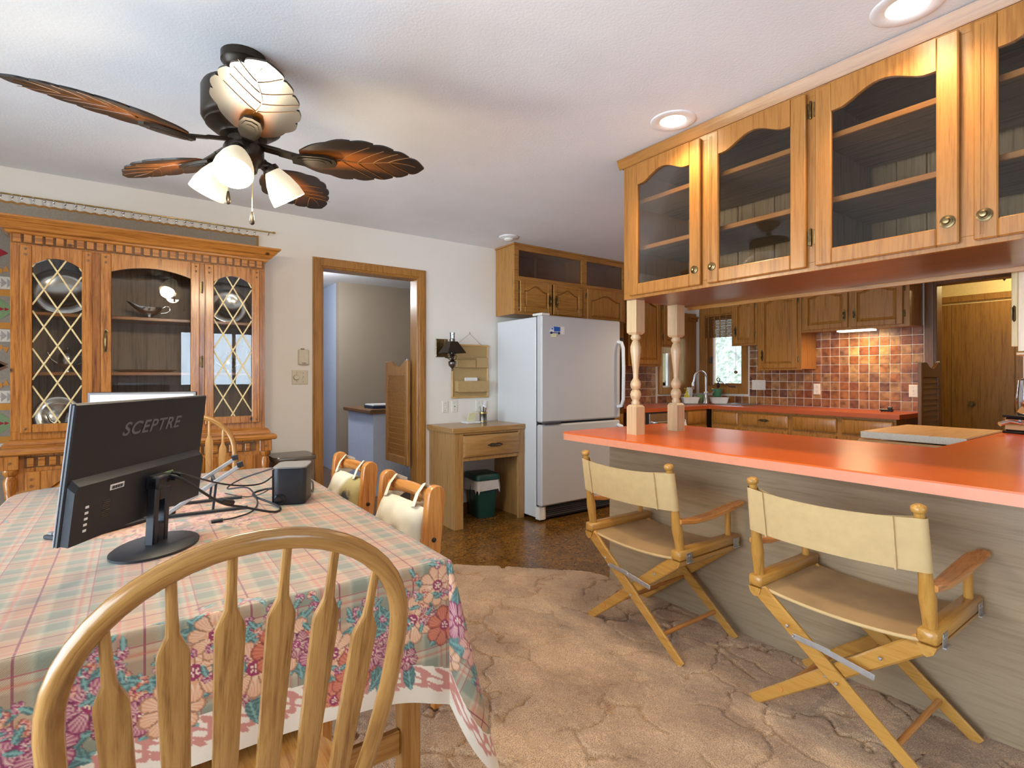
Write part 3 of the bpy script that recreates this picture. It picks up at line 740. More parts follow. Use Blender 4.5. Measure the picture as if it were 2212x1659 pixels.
b = B(); b.lathe([(.028, 0), (.032, .09), (.033, .12), (.028, .121), (.027, .01)], (5.45, 3.93, CZ + .07), 14)
tag(b.obj('scouring_canister', 'paper', None, 50), 'white canister standing behind the left tub', 'canister')
b = B(); b.lathe([(.045, 0), (.048, .055), (.044, .06), (.03, .058), (.0, .05)], (5.45, 3.93, CZ + .01), 14)
tag(b.obj('sponge_holder', 'q_cream', None, 50), 'pale round holder under the white canister', 'holder')
b = B(); b.lathe([(.030, 0), (.048, .02), (.058, .09), (.063, .095), (.062, .10), (.054, .095), (.04, .02), (.0, .015)], (5.66, 3.70, CZ + .075), 16)
tag(b.obj('green_glass_bowl', 'greenglass', None, 50), 'green glass pot on the window ledge behind the faucet', 'bowl')
b = B(); b.lathe([(.05, 0), (.062, .062), (.055, .066), (.05, .05), (0, .045)], (5.66, 3.70, CZ + .009), 14)
tag(b.obj('pot_stand', 'darkplastic', None, 50), 'dark round stand under the green glass pot', 'stand')
b = B(); b.tube([(5.66, 3.70, CZ + .10), (5.67, 3.69, CZ + .26)], .004, 6); b.lathe([(.018, -.005), (.026, 0), (.018, .005)], (5.67, 3.69, CZ + .285), 14, 'x', True)
b.sphere((5.67, 3.69, CZ + .22), .022, 8, 6, (1, 1, 1.5)); tag(b.obj('garden_ornament', 'bronze', None, 50), 'dark wire ornament stuck in the green pot', 'ornament')
b = B(); b.lathe([(.035, 0), (.058, .05), (.060, .095), (.054, .095), (.0, .02)], (5.56, 3.85, CZ + .009), 14); tag(b.obj('green_tin', 'q_green', None, 50), 'dull green tin half hidden behind the faucet', 'tin')
b = B(); b.box(-.055, .055, -.011, .011, .010, .026, .004); b.box(-.045, -.01, -.012, .012, .026, .048, .003); b.lathe([(.010, 0), (.010, .036)], (.012, 0, .017), 8, 'x'); b.box(.046, .05, -.006, .006, .026, .044)
for x in (-.04, -.015, .01, .035):
    for y in (-.012, .010): b.lathe([(.010, 0), (.010, .003)], (x, y, .010), 8, 'y')
o = b.obj('toy_locomotive', 'blackgloss'); o.location = (5.62, 1.94, CZ); o.rotation_euler = (0, 0, PI / 2); tag(o, 'small black toy locomotive at the end of the worktop', 'toy train')
def plate(name, M, w, h, mat, kind, label, cat):
    t = thing(name, label, cat, M.translation, world=True)
    B(M).loft([[(x * w / 2, 0, z * h / 2) for x, z in ((-1, -1), (1, -1), (1, 1), (-1, 1))], [(x * w / 2, -.003, z * h / 2) for x, z in ((-1, -1), (1, -1), (1, 1), (-1, 1))], [(x * (w / 2 - .006), -.006, z * (h / 2 - .006)) for x, z in ((-1, -1), (1, -1), (1, 1), (-1, 1))]]).obj('cover', mat, t, 20)
    n = max(1, round(w / .07))
    for i in range(n):
        u = (i - (n - 1) / 2) * .046 if n > 1 else 0
        k = kind[i % len(kind)]
        if k == 's':
            b = B(M); b.box(u - .005, u + .005, -.008, -.006, -.012, .012); b.box(u - .003, u + .003, -.018, -.008, .0, .008); b.obj('toggle', mat, t)
        elif k == 'o':
            b = B(M)
            for z in (-.02, .02):
                for dx in (-.006, .006): b.box(u + dx - .0012, u + dx + .0012, -.0065, -.006, z - .004, z + .006)
                b.lathe([(.002, -.0065), (.002, -.006)], (u, 0, z - .009), 6, 'y')
            b.obj('slot', 'darkplastic', t)
        elif k == 'd':
            B(M).lathe([(.021, -.005), (.021, -.010), (.017, -.018), (.017, -.024), (.0, -.025)], (u - .005, 0, 0), 16, 'y').obj('dimmer_knob', 'almond', t)
        elif k == 'p':
            B(M).lathe([(.005, -.006), (.005, -.009), (0, -.009)], (u, 0, 0), 8, 'y').obj('jack', 'darkplastic', t)
        b = B(M)
        for z in (-.032, .032): b.lathe([(.003, -.006), (.0025, -.0075), (0, -.0075)], (u, 0, z), 6, 'y')
        b.obj('screw', 'pewter', t)
    return t
plate('wall_switch', FX(KX - .012, 3.30, 1.135), .165, .115, 'ivory', 's', 'triple switch plate on tiles right of the kitchen window', 'switch')
plate('wall_outlet', FX(KX - .012, 2.66, 1.10), .07, .115, 'ivory', 'o', 'outlet on the tiles below the tall wall cabinet', 'outlet')
plate('wall_switch', FX(KX - .012, 1.81, 1.10), .07, .115, 'ivory', 's', 'single switch plate on tiles next to the louvered half door', 'switch')
# wall cabinets
def wall_unit(name, label, M, w, h, depth, doors, mat='oakZ', A=.045, hin='l', group='kitchen wall cabinets'):
    c = M.translation
    t = thing(name, label, 'cabinet', (c.x, c.y, c.z), world=True, group=group)
    b = B(M); b.box(0, w, 0, .018, 0, h, .001); b.box(.001, w - .001, .018, depth, .012, h, .001); b.obj('body', mat, t)
    for (a, c_, side) in doors:
        k = c_ - a; d = panel_door(t, M @ T(a, -.001, .022), k, h - .05, mat, A)
        pull(d, M @ T(a + (.028 if side == 'l' else k - .028), -.022, .16 if h > .5 else .10 + .04), .12)
        hu = a + k + .008 if side == 'l' else a - .002
        for z in (.09, h - .14): hinge(d, M @ T(hu, 0, z), .05)
    return t
wall_unit('wall_cabinet', 'small oak wall cabinet overlapping the kitchen window', FX(5.55, 3.44, 1.578), .305, .56, .33, [(.03, .275, 'l')])
wall_unit('wall_cabinet', 'tall oak wall cabinet in the middle of the tiled wall', FX(5.55, 3.133, 1.30), .465, .84, .33, [(.035, .43, 'l')])
hc = wall_unit('wall_cabinet', 'oak wall cabinet with two short arched doors over the cooking area', FX(5.55, 2.665, 1.68), .925, .46, .33, [(.02, .435, 'r'), (.465, .88, 'l')])
B(FX(5.55, 2.665, 1.68)).box(.32, .62, .03, .14, -.012, 0, .002).obj('undercabinet_light', 'hoodlight', hc, 0)
l = area('undercabinet_lamp', (5.64, 2.18, 1.66), (0, 0, 0), .10, .30, 4, (1, .66, .34))
wall_unit('wall_cabinet', 'oak wall cabinet behind the turned posts on the back wall', FY(4.27, 3.84, 1.345), .54, .78, .30, [(.03, .50, 'l')])
wall_unit('wall_cabinet', 'shallow narrow oak wall cabinet next to the small window', FY(4.82, 3.84, 1.565), .20, .56, .30, [(.02, .17, 'r')])
ot = thing('oven_tower', 'tall dark oven cabinet behind the refrigerator', 'cabinet', (3.92, 3.9, 0), world=True)
M = FY(3.77, 3.68, 0)
B(M).box(0, .255, 0, .47, 0, 1.79, .002).obj('body', 'darkoakZ', ot); B(M).box(.02, .235, -.02, 0, .92, 1.62, .004).obj('oven_front', 'blackgloss', ot)
d = drawer_front(ot, M @ T(.02, -.001, .72), .215, .14, 'oakZ'); pull(d, M @ T(.13, -.022, .79), .1, False)
# cupboards above the refrigerator
fc = thing('fridge_cabinet', 'oak cabinet with open shelf and two small doors above the refrigerator', 'cabinet', (3.2, 4.0, 1.8), world=True)
M = FY(2.778, 3.845, 1.80); w1 = .855; hh = .625
b = B(M); b.box(0, .018, .018, .30, 0, hh, .001); b.box(w1 - .018, w1, .018, .30, 0, hh, .001); b.box(.018, w1 - .018, .018, .30, 0, .016, .001); b.box(.018, w1 - .018, .018, .30, .32, .336, .001); b.box(.018, w1 - .018, .018, .30, hh - .02, hh, .001); b.obj('body', 'oakZ', fc)
b = B(M); b.box(0, .05, 0, .018, 0, hh, .001); b.box(w1 - .035, w1, 0, .018, 0, hh, .001); b.box(.05, w1 - .035, 0, .018, 0, .03, .001); b.box(.05, w1 - .035, 0, .018, .30, .345, .001); b.box(.05, w1 - .035, 0, .018, hh - .045, hh, .001); b.obj('face_frame', 'oakX', fc)
b = B(M); b.box(.018, w1 - .018, .28, .295, .336, hh - .02, .001); b.obj('back_panel', 'darkoakX', fc)
b = B(M); b.box(.42, .46, .262, .28, .336, hh - .02, .001); b.obj('back_batten', 'walnutZ', fc)
B(M).box(.05, w1 - .035, .010, .013, .345, hh - .045, 0).obj('glass_pane', 'darkglass', fc, 0)
for a, c_, s_ in ((.055, .425, 'r'), (.445, .815, 'l')):
    k = c_ - a; d = panel_door(fc, M @ T(a, -.001, .02), k, .285, 'oakX', .05, .05, .05, .04)
    pull(d, M @ T(a + (k - .03 if s_ == 'r' else .03), -.022, .145), .115)
    for z in (.05, .19): hinge(d, M @ T(a - .002 if s_ == 'r' else a + k + .008, 0, z), .045)
b = B(M); b.box(-.012, w1, -.012, .30, hh, hh + .013, .002); b.obj('crown_moulding', 'oakX', fc)
fc2 = thing('pantry_cabinet', 'oak cabinet with a tall arched door right of the open shelf', 'cabinet', (3.9, 4.0, 1.8), world=True)
M = FY(3.634, 3.845, 1.80); w2 = .60
b = B(M); b.box(0, w2, .018, .30, -.006, .32, .001); b.box(0, .018, .018, .30, .32, hh, .001); b.box(w2 - .018, w2, .018, .30, .32, hh, .001); b.box(.018, w2 - .018, .018, .30, hh - .02, hh, .001); b.box(.018, w2 - .018, .27, .29, .32, hh - .02, .001); b.obj('body', 'darkoakZ', fc2)
b = B(M); b.box(0, .035, 0, .018, -.006, hh, .001); b.box(w2 - .05, w2, 0, .018, -.006, hh, .001); b.box(.035, w2 - .05, 0, .018, .30, .345, .001); b.box(.035, w2 - .05, 0, .018, hh - .045, hh, .001); b.box(.035, w2 - .05, 0, .018, -.006, .02, .001); b.obj('face_frame', 'oakX', fc2)
B(M).box(.035, w2 - .05, .010, .013, .345, hh - .045, 0).obj('glass_pane', 'darkglass', fc2, 0)
d = panel_door(fc2, M @ T(.03, -.001, -.003), .53, .308, 'oakZ', .055, .055, .03, .05); hinge(d, M @ T(.028, 0, .22), .045)
B(M).box(0, w2 + .012, -.012, .30, hh, hh + .013, .002).obj('crown_moulding', 'oakX', fc2)
# ================================================================ refrigerator
fr = thing('refrigerator', 'white two-door refrigerator with freezer below', 'refrigerator', (3.26, 3.8, 0), world=True)
x0, x1 = 2.785, 3.745
B().box(x0, x1, 3.545, 4.13, .03, 1.745, .006).obj('body', 'enamel', fr)
B().box(x0, x1, 3.465, 3.535, .845, 1.755, .012).obj('upper_door', 'enamel_shaded', fr)
B().box(x0, x1, 3.465, 3.535, .135, .825, .012).obj('lower_door', 'enamel_shaded', fr)
B().box(x0 + .01, x1 - .01, 3.532, 3.548, .12, 1.74, 0).obj('gasket', 'darkplastic', fr, 0)
b = B(); b.box(x0 + .03, x0 + .21, 3.455, 3.50, .826, .844, .002); b.obj('middle_hinge', 'darkplastic', fr)
b = B(); b.box(x0 + .005, x0 + .10, 3.47, 3.60, 1.7555, 1.775, .006); b.obj('hinge_cover', 'ivory', fr)
b = B()
for i in range(5): b.box(x0 + .07, x1 - .02, 3.50, 3.515, .035 + i * .017, .045 + i * .017, .002)
b.box(x0 + .05, x1 - .02, 3.515, 3.53, .02, .125, 0); b.obj('kick_grille', 'darkplastic', fr)
b = B(); b.prism([(x0, 3.545), (x0, 3.49), (x0 + .05, 3.485), (x0 + .075, 3.50), (x0 + .075, 3.545)], .02, .125, 'xy'); b.obj('kick_corner', 'ivory', fr)
for s_ in (0, 1):
    B().lathe([(.02, 0), (.02, .03)], (x0 + .06 + s_ * (x1 - x0 - .12), 3.9, 0), 10).obj('foot', 'darkplastic', fr)
hx = x1 - .035
B().tube([(hx, 3.465, 1.56), (hx, 3.42, 1.55), (hx, 3.40, 1.50), (hx, 3.395, 1.30), (hx, 3.40, 1.02), (hx, 3.42, .96), (hx, 3.465, .95)], .016, 10).obj('handle', 'white', fr, 60)
B().tube([(hx, 3.465, .78), (hx, 3.42, .77), (hx, 3.40, .72), (hx, 3.40, .45), (hx, 3.42, .40), (hx, 3.465, .39)], .016, 10).obj('handle', 'white', fr, 60)
# delivery truck magnet and notes
M = FY(x0 + .09, 3.464, 1.60)
mg = thing('truck_magnet', 'blue and white tank truck magnet on the refrigerator door', 'magnet', (x0 + .09, 3.46, 1.58), world=True)
b = B(M); b.prism([(.0, .012), (.0, .03), (.012, .034), (.022, .052), (.045, .052), (.045, .012)], -.003, 0); b.obj('cab', 'white', mg)
b = B(M); b.box(.042, .115, -.004, 0, .022, .062, .002); b.box(.0, .115, -.004, 0, .008, .014, .001); b.box(.018, .034, -.0045, 0, .036, .049, .001); b.obj('tank', 'blue', mg)
for x in (.015, .10):
    b = B(M); b.lathe([(.011, -.005), (.011, 0)], (x, 0, .008), 12, 'y', False); b.obj('wheel', 'navy', mg)
tag(B(M).box(.085, .165, -.0008, -.0001, .0, .066, 0).obj('note_paper', 'paper', None, 0), 'white printed card under the truck magnet', 'note')
tag(B(M).box(.012, .075, -.0018, -.0009, -.028, .004, 0).obj('tape_strip', 'postit', None, 0), 'yellowish tape strip below the truck magnet', 'tape')
# ================================================================ desk with drawer and kneehole
dk = thing('desk', 'small built-in oak desk with one drawer next to the refrigerator', 'desk', (2.43, 3.9, 0), world=True)
dz = .82; y0 = 3.70
B().box(2.06, 2.782, y0 - .015, WY - .003, dz - .042, dz, .003).obj('desktop', 'deskX', dk)
b = B(); b.box(2.085, 2.105, y0 + .02, WY - .003, 0, dz - .042, .001); b.box(2.105, 2.165, y0 + .02, y0 + .10, 0, dz - .042, .001); b.obj('side_panel', 'deskZ', dk)
b = B(); b.box(2.765, 2.78, y0 + .02, WY - .003, 0, dz - .042, .001); b.obj('side_panel', 'deskZ', dk)
b = B(); b.box(2.085, 2.165, y0, y0 + .02, 0, dz - .042, .002); b.box(2.715, 2.78, y0, y0 + .02, 0, dz - .042, .002); b.box(2.165, 2.715, y0, y0 + .02, dz - .275, dz - .235, .002); b.box(2.165, 2.715, y0, y0 + .02, dz - .06, dz - .042, .002); b.obj('face_frame', 'deskZ', dk)
b = B(); b.box(2.165, 2.715, y0 + .02, y0 + .38, dz - .24, dz - .06, .001); b.obj('drawer_box', 'deskX', dk)
d = drawer_front(dk, FY(2.16, y0 - .001, dz - .242), .56, .175, 'deskX'); pull(d, FY(2.46, y0 - .022, dz - .155), .15, False, 'pewter')
bn = thing('waste_bin', 'dark green lidded plastic bin with white liner under the desk', 'bin', (2.52, 3.98, 0), -.1)
def rr(w, d, r=.03, n=4):
    out = []
    for cx_, cy_, a0 in ((w / 2 - r, d / 2 - r, 0), (-w / 2 + r, d / 2 - r, 90), (-w / 2 + r, -d / 2 + r, 180), (w / 2 - r, -d / 2 + r, 270)):
        for i in range(n + 1): a = math.radians(a0 + 90 * i / n); out.append((cx_ + r * math.cos(a), cy_ + r * math.sin(a)))
    return out
b = B(); b.loft([[(x, y, z) for x, y in rr(w, d)] for w, d, z in ((.17, .20, 0), (.175, .205, .01), (.215, .245, .335))]); b.obj('bucket', 'bingreen', bn, 40)
b = B(); b.loft([[(x, y, z) for x, y in rr(w, d, .035)] for w, d, z in ((.235, .262, .33), (.245, .272, .335), (.245, .272, .36), (.22, .25, .382), (.12, .15, .388))]); b.obj('lid', 'bingreen', bn, 40)
L = []
for k, (w, d, z) in enumerate(((.226, .256, .335), (.238, .268, .30), (.250, .282, .235))):
    L.append([(x * (1 + .03 * math.sin(i * 2.3 + k)), y * (1 + .03 * math.cos(i * 1.7)), z + (.022 * math.sin(i * 1.9) if k == 2 else 0)) for i, (x, y) in enumerate(rr(w, d, .035, 6))])
b = B(); b.loft(L, False, False); b.obj('liner', 'bag', bn, 60)
b = B(); b.tube([(-.115, -.02, .30), (-.135, -.03, .22), (-.13, -.03, .16), (-.11, -.02, .13)], .004, 6); b.obj('bail', 'black', bn)
# ================================================================ hutch (china cabinet)
hu = thing('china_hutch', 'knotty pine china hutch with lattice glass doors against the back wall', 'hutch', (.09, 3.95, 0), world=True)
hx0, hx1, hy = -.529, .70, 3.78
ub0, ub1 = .866, 1.99
b = B(); b.box(hx0, hx0 + .02, hy + .02, WY - .035, ub0, ub1, .001); b.obj('side_panel', 'pineZ', hu)
b = B(); b.box(hx1 - .02, hx1, hy + .02, WY - .035, ub0, ub1, .001); b.obj('side_panel', 'pineZ', hu)
doors = [(-.488, -.189), (-.152, .327), (.357, .666)]
b = B(); b.box(hx0, hx1, hy, hy + .02, ub0, .945, .001); b.box(hx0, hx1, hy, hy + .02, 1.93, ub1, .001)
b.box(hx0, doors[0][0] + .01, hy, hy + .02, .945, 1.93, .001); b.box(doors[0][1] - .01, doors[1][0] + .01, hy, hy + .02, .945, 1.93, .001); b.box(doors[1][1] - .01, doors[2][0] + .01, hy, hy + .02, .945, 1.93, .001); b.box(doors[2][1] - .01, hx1, hy, hy + .02, .945, 1.93, .001)
b.obj('face_frame', 'pineZ', hu)
B().box(hx0 + .02, hx1 - .02, WY - .05, WY - .035, ub0, ub1, .001).obj('back_panel', 'walnutZ', hu)
B().box(hx0 + .02, hx1 - .02, hy + .02, WY - .05, ub1 - .02, ub1, .001).obj('top_panel', 'walnutX', hu)
for z in (1.59, 1.262):
    B().box(hx0 + .02, hx1 - .02, hy + .06, WY - .05, z - .02, z, .003).obj('shelf', 'pineX', hu)
b = B(); b.box(-.178, -.163, hy + .02, WY - .05, ub0, ub1 - .02, .001); b.obj('partition', 'walnutZ', hu)
b = B(); b.box(.335, .350, hy + .02, WY - .05, ub0, ub1 - .02, .001); b.obj('partition', 'walnutZ', hu)
# dentil band, crown, mouldings
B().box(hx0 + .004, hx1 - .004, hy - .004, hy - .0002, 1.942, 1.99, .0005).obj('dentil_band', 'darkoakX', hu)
n = 28
for i in range(n):
    x = hx0 + .012 + i * (hx1 - hx0 - .02) / n
    B().box(x, x + .032, hy - .020, hy - .0005, 1.945, 1.987, .002).obj('dentil', 'pineX', hu)
def mould(b, prof, x0, x1, yf, yb):
    """profile [(overhang, z)] swept along the front and both returns"""
    L = []
    for o, z in prof: L.append([(x0 - o, yb, z), (x0 - o, yf - o, z), (x1 + o, yf - o, z), (x1 + o, yb, z)])
    b.loft(L)
b = B(); mould(b, [(.012, 1.988), (.018, 1.995), (.020, 2.004), (.034, 2.010), (.040, 2.022), (.056, 2.034), (.066, 2.050), (.078, 2.058), (.084, 2.062), (.084, 2.072)], hx0, hx1, hy, WY - .035)
b.obj('crown', 'pineX', hu, 25)
b = B(); mould(b, [(.030, ub0), (.030, .876), (.022, .888), (.010, .897), (.004, .902)], hx0, hx1, hy, WY - .035); b.obj('base_moulding', 'pineX', hu, 25)
for i, (a, c) in enumerate(doors):
    w = c - a; h = .995; M = FY(a, hy - .001, .938); side = i != 1
    b = B(M); st = .047; A = .045 if side else .038
    door_frame(b, w, h, st, .045, .06 if side else .062, A, .022, arch_round)
    for q in (st - .006, w - st): b.box(q, q + .006, -.019, -.004, .045, h - .10, .001)
    d = b.obj('door', 'pineZ', hu, 25)
    B(M).box(st - .004, w - st + .004, -.010, -.007, .04, h - .05, 0).obj('glass_pane', 'glass', d, 0)
    for sx in (.020, w - .020):
        for sz in ([h - .022, h - .052] + ([.022] if side else [.022])):
            B(M).lathe([(.0065, -.022), (.0065, -.026), (.004, -.028), (0, -.0285)], (sx, 0, sz), 8, 'y').obj('peg', 'darkoakZ', d)
    if side:
        gx0, gx1, gz0, gz1 = st, w - st, .045, h - .062
        P = .20; slope = 1.8
        def clip(x, z, sg):
            # line through (x,z) with dz/dx = sg*slope, clipped to the pane under the arch
            pts = []
            for k in range(161):
                X = gx0 + (gx1 - gx0) * k / 160; Z = z + sg * slope * (X - x)
                t = (X - gx0) / (gx1 - gx0); zt = gz1 - A * (2 * t - 1) ** 2
                if gz0 <= Z <= zt + .003: pts.append((X, Z))
            return (pts[0], pts[-1]) if len(pts) > 6 else None
        for sg in (1, -1):
            for k in range(-4, 14):
                q = clip(w / 2, gz0 + .02 + k * P, sg)
                if q: B(M).bar((q[0][0], -.0125 - .002 * (sg > 0), q[0][1]), (q[1][0], -.0125 - .002 * (sg > 0), q[1][1]), .008, .0035, (0, 1, 0), .001).obj('lattice_strip', 'paleX', d, 0)
    else:
        b = B(M @ T(.022, -.022, .50)); b.tube([(0, 0, .055), (0, -.014, .045), (0, -.024, .01), (0, -.022, -.025), (0, -.010, -.05), (0, 0, -.055)], [.006, .006, .008, .007, .005, .005], 8); b.lathe([(.011, 0), (.011, -.003), (0, -.004)], (0, 0, .055), 10, 'y'); b.lathe([(.010, 0), (.010, -.003), (0, -.004)], (0, 0, -.055), 10, 'y'); b.obj('handle', 'antique', d, 40, 'brass handle')
        for z in (.36, .82): hinge(d, M @ T(w + .014, -.002, z), .06)
# buffet base
by = 3.70; bx0, bx1 = -.555, .725
B().box(bx0 + .04, bx1 - .04, by + .015, WY - .02, .08, .83, .001).obj('base_body', 'pineZ', hu)
b = B(); mould(b, [(.02, .83), (.028, .836), (.030, .85), (.024, .862), (.012, .866)], bx0, bx1, by, WY - .02); b.obj('buffet_top', 'pineX', hu, 25)
b = B(); mould(b, [(.02, 0), (.02, .06), (.008, .08)], bx0, bx1, by, WY - .02); b.obj('plinth', 'pineX', hu, 25)
for x in (bx0 + .035, bx1 - .035):
    b = B(); b.box(x - .036, x + .036, by - .012, by + .06, .755, .829, .003); b.obj('post_block', 'pineZ', hu)
    B().lathe([(.007, -.012), (.007, -.017), (0, -.0175)], (x, by, .79), 8, 'y').obj('peg', 'darkoakZ', hu)
    B().lathe([(.030, .08), (.034, .10), (.022, .13), (.034, .17), (.040, .22), (.034, .28), (.020, .33), (.030, .345), (.020, .36), (.033, .40), (.040, .46), (.034, .52), (.020, .545), (.033, .56), (.033, .575), (.020, .60), (.024, .64), (.030, .69), (.020, .72), (.034, .735), (.034, .755)], (x, by + .02, 0), 16).obj('turned_post', 'pineZ', hu, 60)
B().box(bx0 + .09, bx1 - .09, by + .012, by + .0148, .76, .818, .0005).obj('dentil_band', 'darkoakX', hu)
n = 24
for i in range(n):
    x = bx0 + .10 + i * (bx1 - bx0 - .21) / n
    B().box(x, x + .028, by + .001, by + .0145, .765, .812, .002).obj('dentil', 'pineX', hu)
for a, c in ((-.46, -.12), (-.085, .255), (.29, .63)):
    d = panel_door(hu, FY(a, by + .014, .10), c - a, .64, 'pineZ', .05, .06, .06, .05)
    for sz in (.60, .565): B(FY(a, by + .014, .10)).lathe([(.0065, -.02), (.0065, -.025), (0, -.026)], (.022, 0, sz), 8, 'y').obj('peg', 'darkoakZ', d)
# silver in the hutch
def dish(name, x, y, z, r, sx, label, cat='platter', tilt=.22):
    b = B(); b.lathe([(.0, .012), (r * .55, .010), (r * .62, .004), (r * .70, .003), (r * .92, -.006), (r, -.004), (r, 0), (r * .9, -.001), (r * .7, .010), (r * .6, .014), (0, .018)], (0, 0, 0), 28, 'y', True)
    o = b.obj(name, 'silver', None, 40); o.scale = (sx, 1, 1); o.rotation_euler = (-tilt, 0, 0); o.location = (x, y, z + r * math.cos(tilt) + .003); tag(o, label, cat, 'silver on the hutch shelves')
dish('silver_platter', -.335, 3.97, 1.592, .135, 1.12, 'large round silver platter standing behind the left lattice door')
dish('silver_platter', .512, 3.97, 1.592, .115, 1.05, 'silver plate standing behind the right lattice door')
dish('silver_plate', -.36, 4.0, .903, .11, 1.0, 'silver plate low behind the left lattice door', 'plate')
gb = thing('gravy_boat', 'silver gravy boat on the top shelf of the hutch', 'gravy boat', (.075, 3.93, 1.591))
L = []
for k, (s, z) in enumerate(((.30, .018), (.62, .030), (.88, .050), (1.0, .070), (.97, .071), (.6, .034))):
    ring = []
    for i in range(24):
        a = 2 * PI * i / 24; x = math.cos(a) * .070 * s; y = math.sin(a) * .036 * s
        zz = z
        if math.cos(a) < -.2 and k in (3, 4): q = (-math.cos(a) - .2) / .8; x -= .045 * q * q; zz += .030 * q * q; y *= 1 - .55 * q
        if math.cos(a) < -.2 and k == 2: q = (-math.cos(a) - .2) / .8; x -= .018 * q * q; zz += .012 * q
        ring.append((x, y, zz))
    L.append(ring)
b = B(); b.loft(L, True, True); b.obj('bowl', 'silver', gb, 50)
B().lathe([(.034, 0), (.034, .004), (.02, .010), (.018, .022)], (0, 0, 0), 16).obj('foot', 'silver', gb, 50)
B().tube([(.066, 0, .066), (.085, 0, .082), (.104, 0, .078), (.108, 0, .058), (.09, 0, .042), (.060, 0, .036)], .004, 8).obj('handle', 'silver', gb, 60)
b = B(); L = []
for s, z in ((.75, 0), (.95, .012), (1, .015), (.94, .014), (.72, .005)): L.append([(.17 * s * math.cos(2 * PI * i / 28), .09 * s * math.sin(2 * PI * i / 28), z) for i in range(28)])
b.loft(L); o = b.obj('silver_tray', 'silver', None, 50); o.location = (.06, 3.94, 1.263); tag(o, 'flat silver tray on the lower shelf behind the centre door', 'tray', 'silver on the hutch shelves')
def pot(x, y, z, s, label):
    t = thing('silver_teapot', label, 'teapot', (x, y, z), group='silver on the hutch shelves')
    B().lathe([(.03 * s, 0), (.03 * s, .006), (.02 * s, .012), (.045 * s, .04 * s), (.052 * s, .07 * s), (.040 * s, .105 * s), (.030 * s, .118 * s), (.018 * s, .13 * s), (.006 * s, .136 * s), (.008 * s, .148 * s), (0, .152 * s)], (0, 0, 0), 18).obj('body', 'silver', t, 50)
    B().tube([(.045 * s, 0, .10 * s), (.08 * s, 0, .105 * s), (.085 * s, 0, .06 * s), (.046 * s, 0, .045 * s)], .004, 7).obj('handle', 'silver', t, 60)
    B().tube([(-.045 * s, 0, .05 * s), (-.075 * s, 0, .075 * s), (-.09 * s, 0, .115 * s)], [.010 * s, .007 * s, .005 * s], 8).obj('spout', 'silver', t, 60)
pot(-.31, 3.93, 1.263, .95, 'silver teapot on the middle shelf behind the left lattice door')
pot(-.30, 3.92, .903, 1.1, 'silver pot on the bottom shelf behind the left lattice door')
pot(.50, 3.93, 1.263, .9, 'silver teapot on the middle shelf behind the right lattice door')
# ================================================================ quilt on its rod
rod = thing('curtain_rod', 'thin brass rod with clip rings high on the back wall', 'curtain rod', (.1, 4.12, 2.27), world=True)
B().tube([(-1.7, 4.115, 2.277), (.815, 4.115, 2.277)], .005, 8).obj('rod', 'brass', rod, 60)
B().lathe([(.005, 0), (.008, .002), (.008, .016), (.004, .02), (0, .021)], (.815, 4.115, 2.277), 10, 'x').obj('finial', 'brass', rod)
b = B(); b.tube([(.79, 4.149, 2.262), (.79, 4.125, 2.262), (.79, 4.117, 2.272)], .003, 6); b.obj('bracket', 'brass', rod)
ring0 = None
for i in range(50):
    x = -1.60 + i * .0468 + .004 * math.sin(i * 2.1)
    if ring0 is None:
        bb_ = B(T(x, 4.115, 2.277)); bb_.sphere((0, 0, -.013), .0085, 8, 6); bb_.lathe([(.006, -.002), (.008, 0), (.006, .002)], (0, 0, 0), 10, 'x', True); bb_.box(-.004, .004, -.003, .003, -.034, -.02, .001)
        ring0 = bb_.obj('clip_ring', 'chrome', rod, 50); x00 = x
    else:
        o = ring0.copy(); COL.objects.link(o); o.parent = rod; o.matrix_parent_inverse = WP[rod.name]; o.location.x += x - x00
q = thing('wall_quilt', 'patchwork quilt with green and red diamonds hanging behind the hutch', 'quilt', (-.4, 4.13, .4), world=True)
pts = []; nn = 170
for i in range(nn + 1):
    x = -1.62 + (2.34) * i / nn; pts.append((x, 2.242 - .008 * (1 - abs(math.cos((x + 1.60) / .0468 * PI)))))
b = B()
L0 = [(x, 4.128, z) for x, z in pts]; b.loft([[(x, 4.128, .35) for x, z in pts], [(x, 4.128, 1.2) for x, z in pts], L0, [(x, 4.138, z) for x, z in pts], [(x, 4.138, .35) for x, z in pts]], False, False, False)
b.obj('cloth', 'quiltbase', q, 40)
b = B(); b.loft([[(x, 4.1275, z - .012) for x, z in pts], [(x, 4.1262, z - .006) for x, z in pts], [(x, 4.1275, z + .001) for x, z in pts], [(x, 4.139, z + .001) for x, z in pts]], False, False, False)
b.box(.712, .724, 4.125, 4.139, .35, 2.243, .001); b.obj('binding', 'binding', q, 40)
QX = -.64
def patch(poly, mat): B().prism(poly, 4.1265, 4.1280, 'xz').obj('patch', mat, q, 0)
def dia(x, z, rx, rz, mat): patch([(x - rx, z), (x, z - rz), (x + rx, z), (x, z + rz)], mat)
def rowtri(z0, z1, mat, back=None, x0=QX - .10, x1=QX + .075, s=.025, flip=1):
    if back: patch([(x0, z0), (x1, z0), (x1, z1), (x0, z1)], back)
    m_ = (z0 + z1) / 2; k = 0; x = x0
    while x + s <= x1 + 1e-6:
        B().prism([(x, z0 + .008), (x + s, m_), (x, z1 - .008)], 4.1255, 4.1265, 'xz').obj('patch', mat, q, 0); x += s
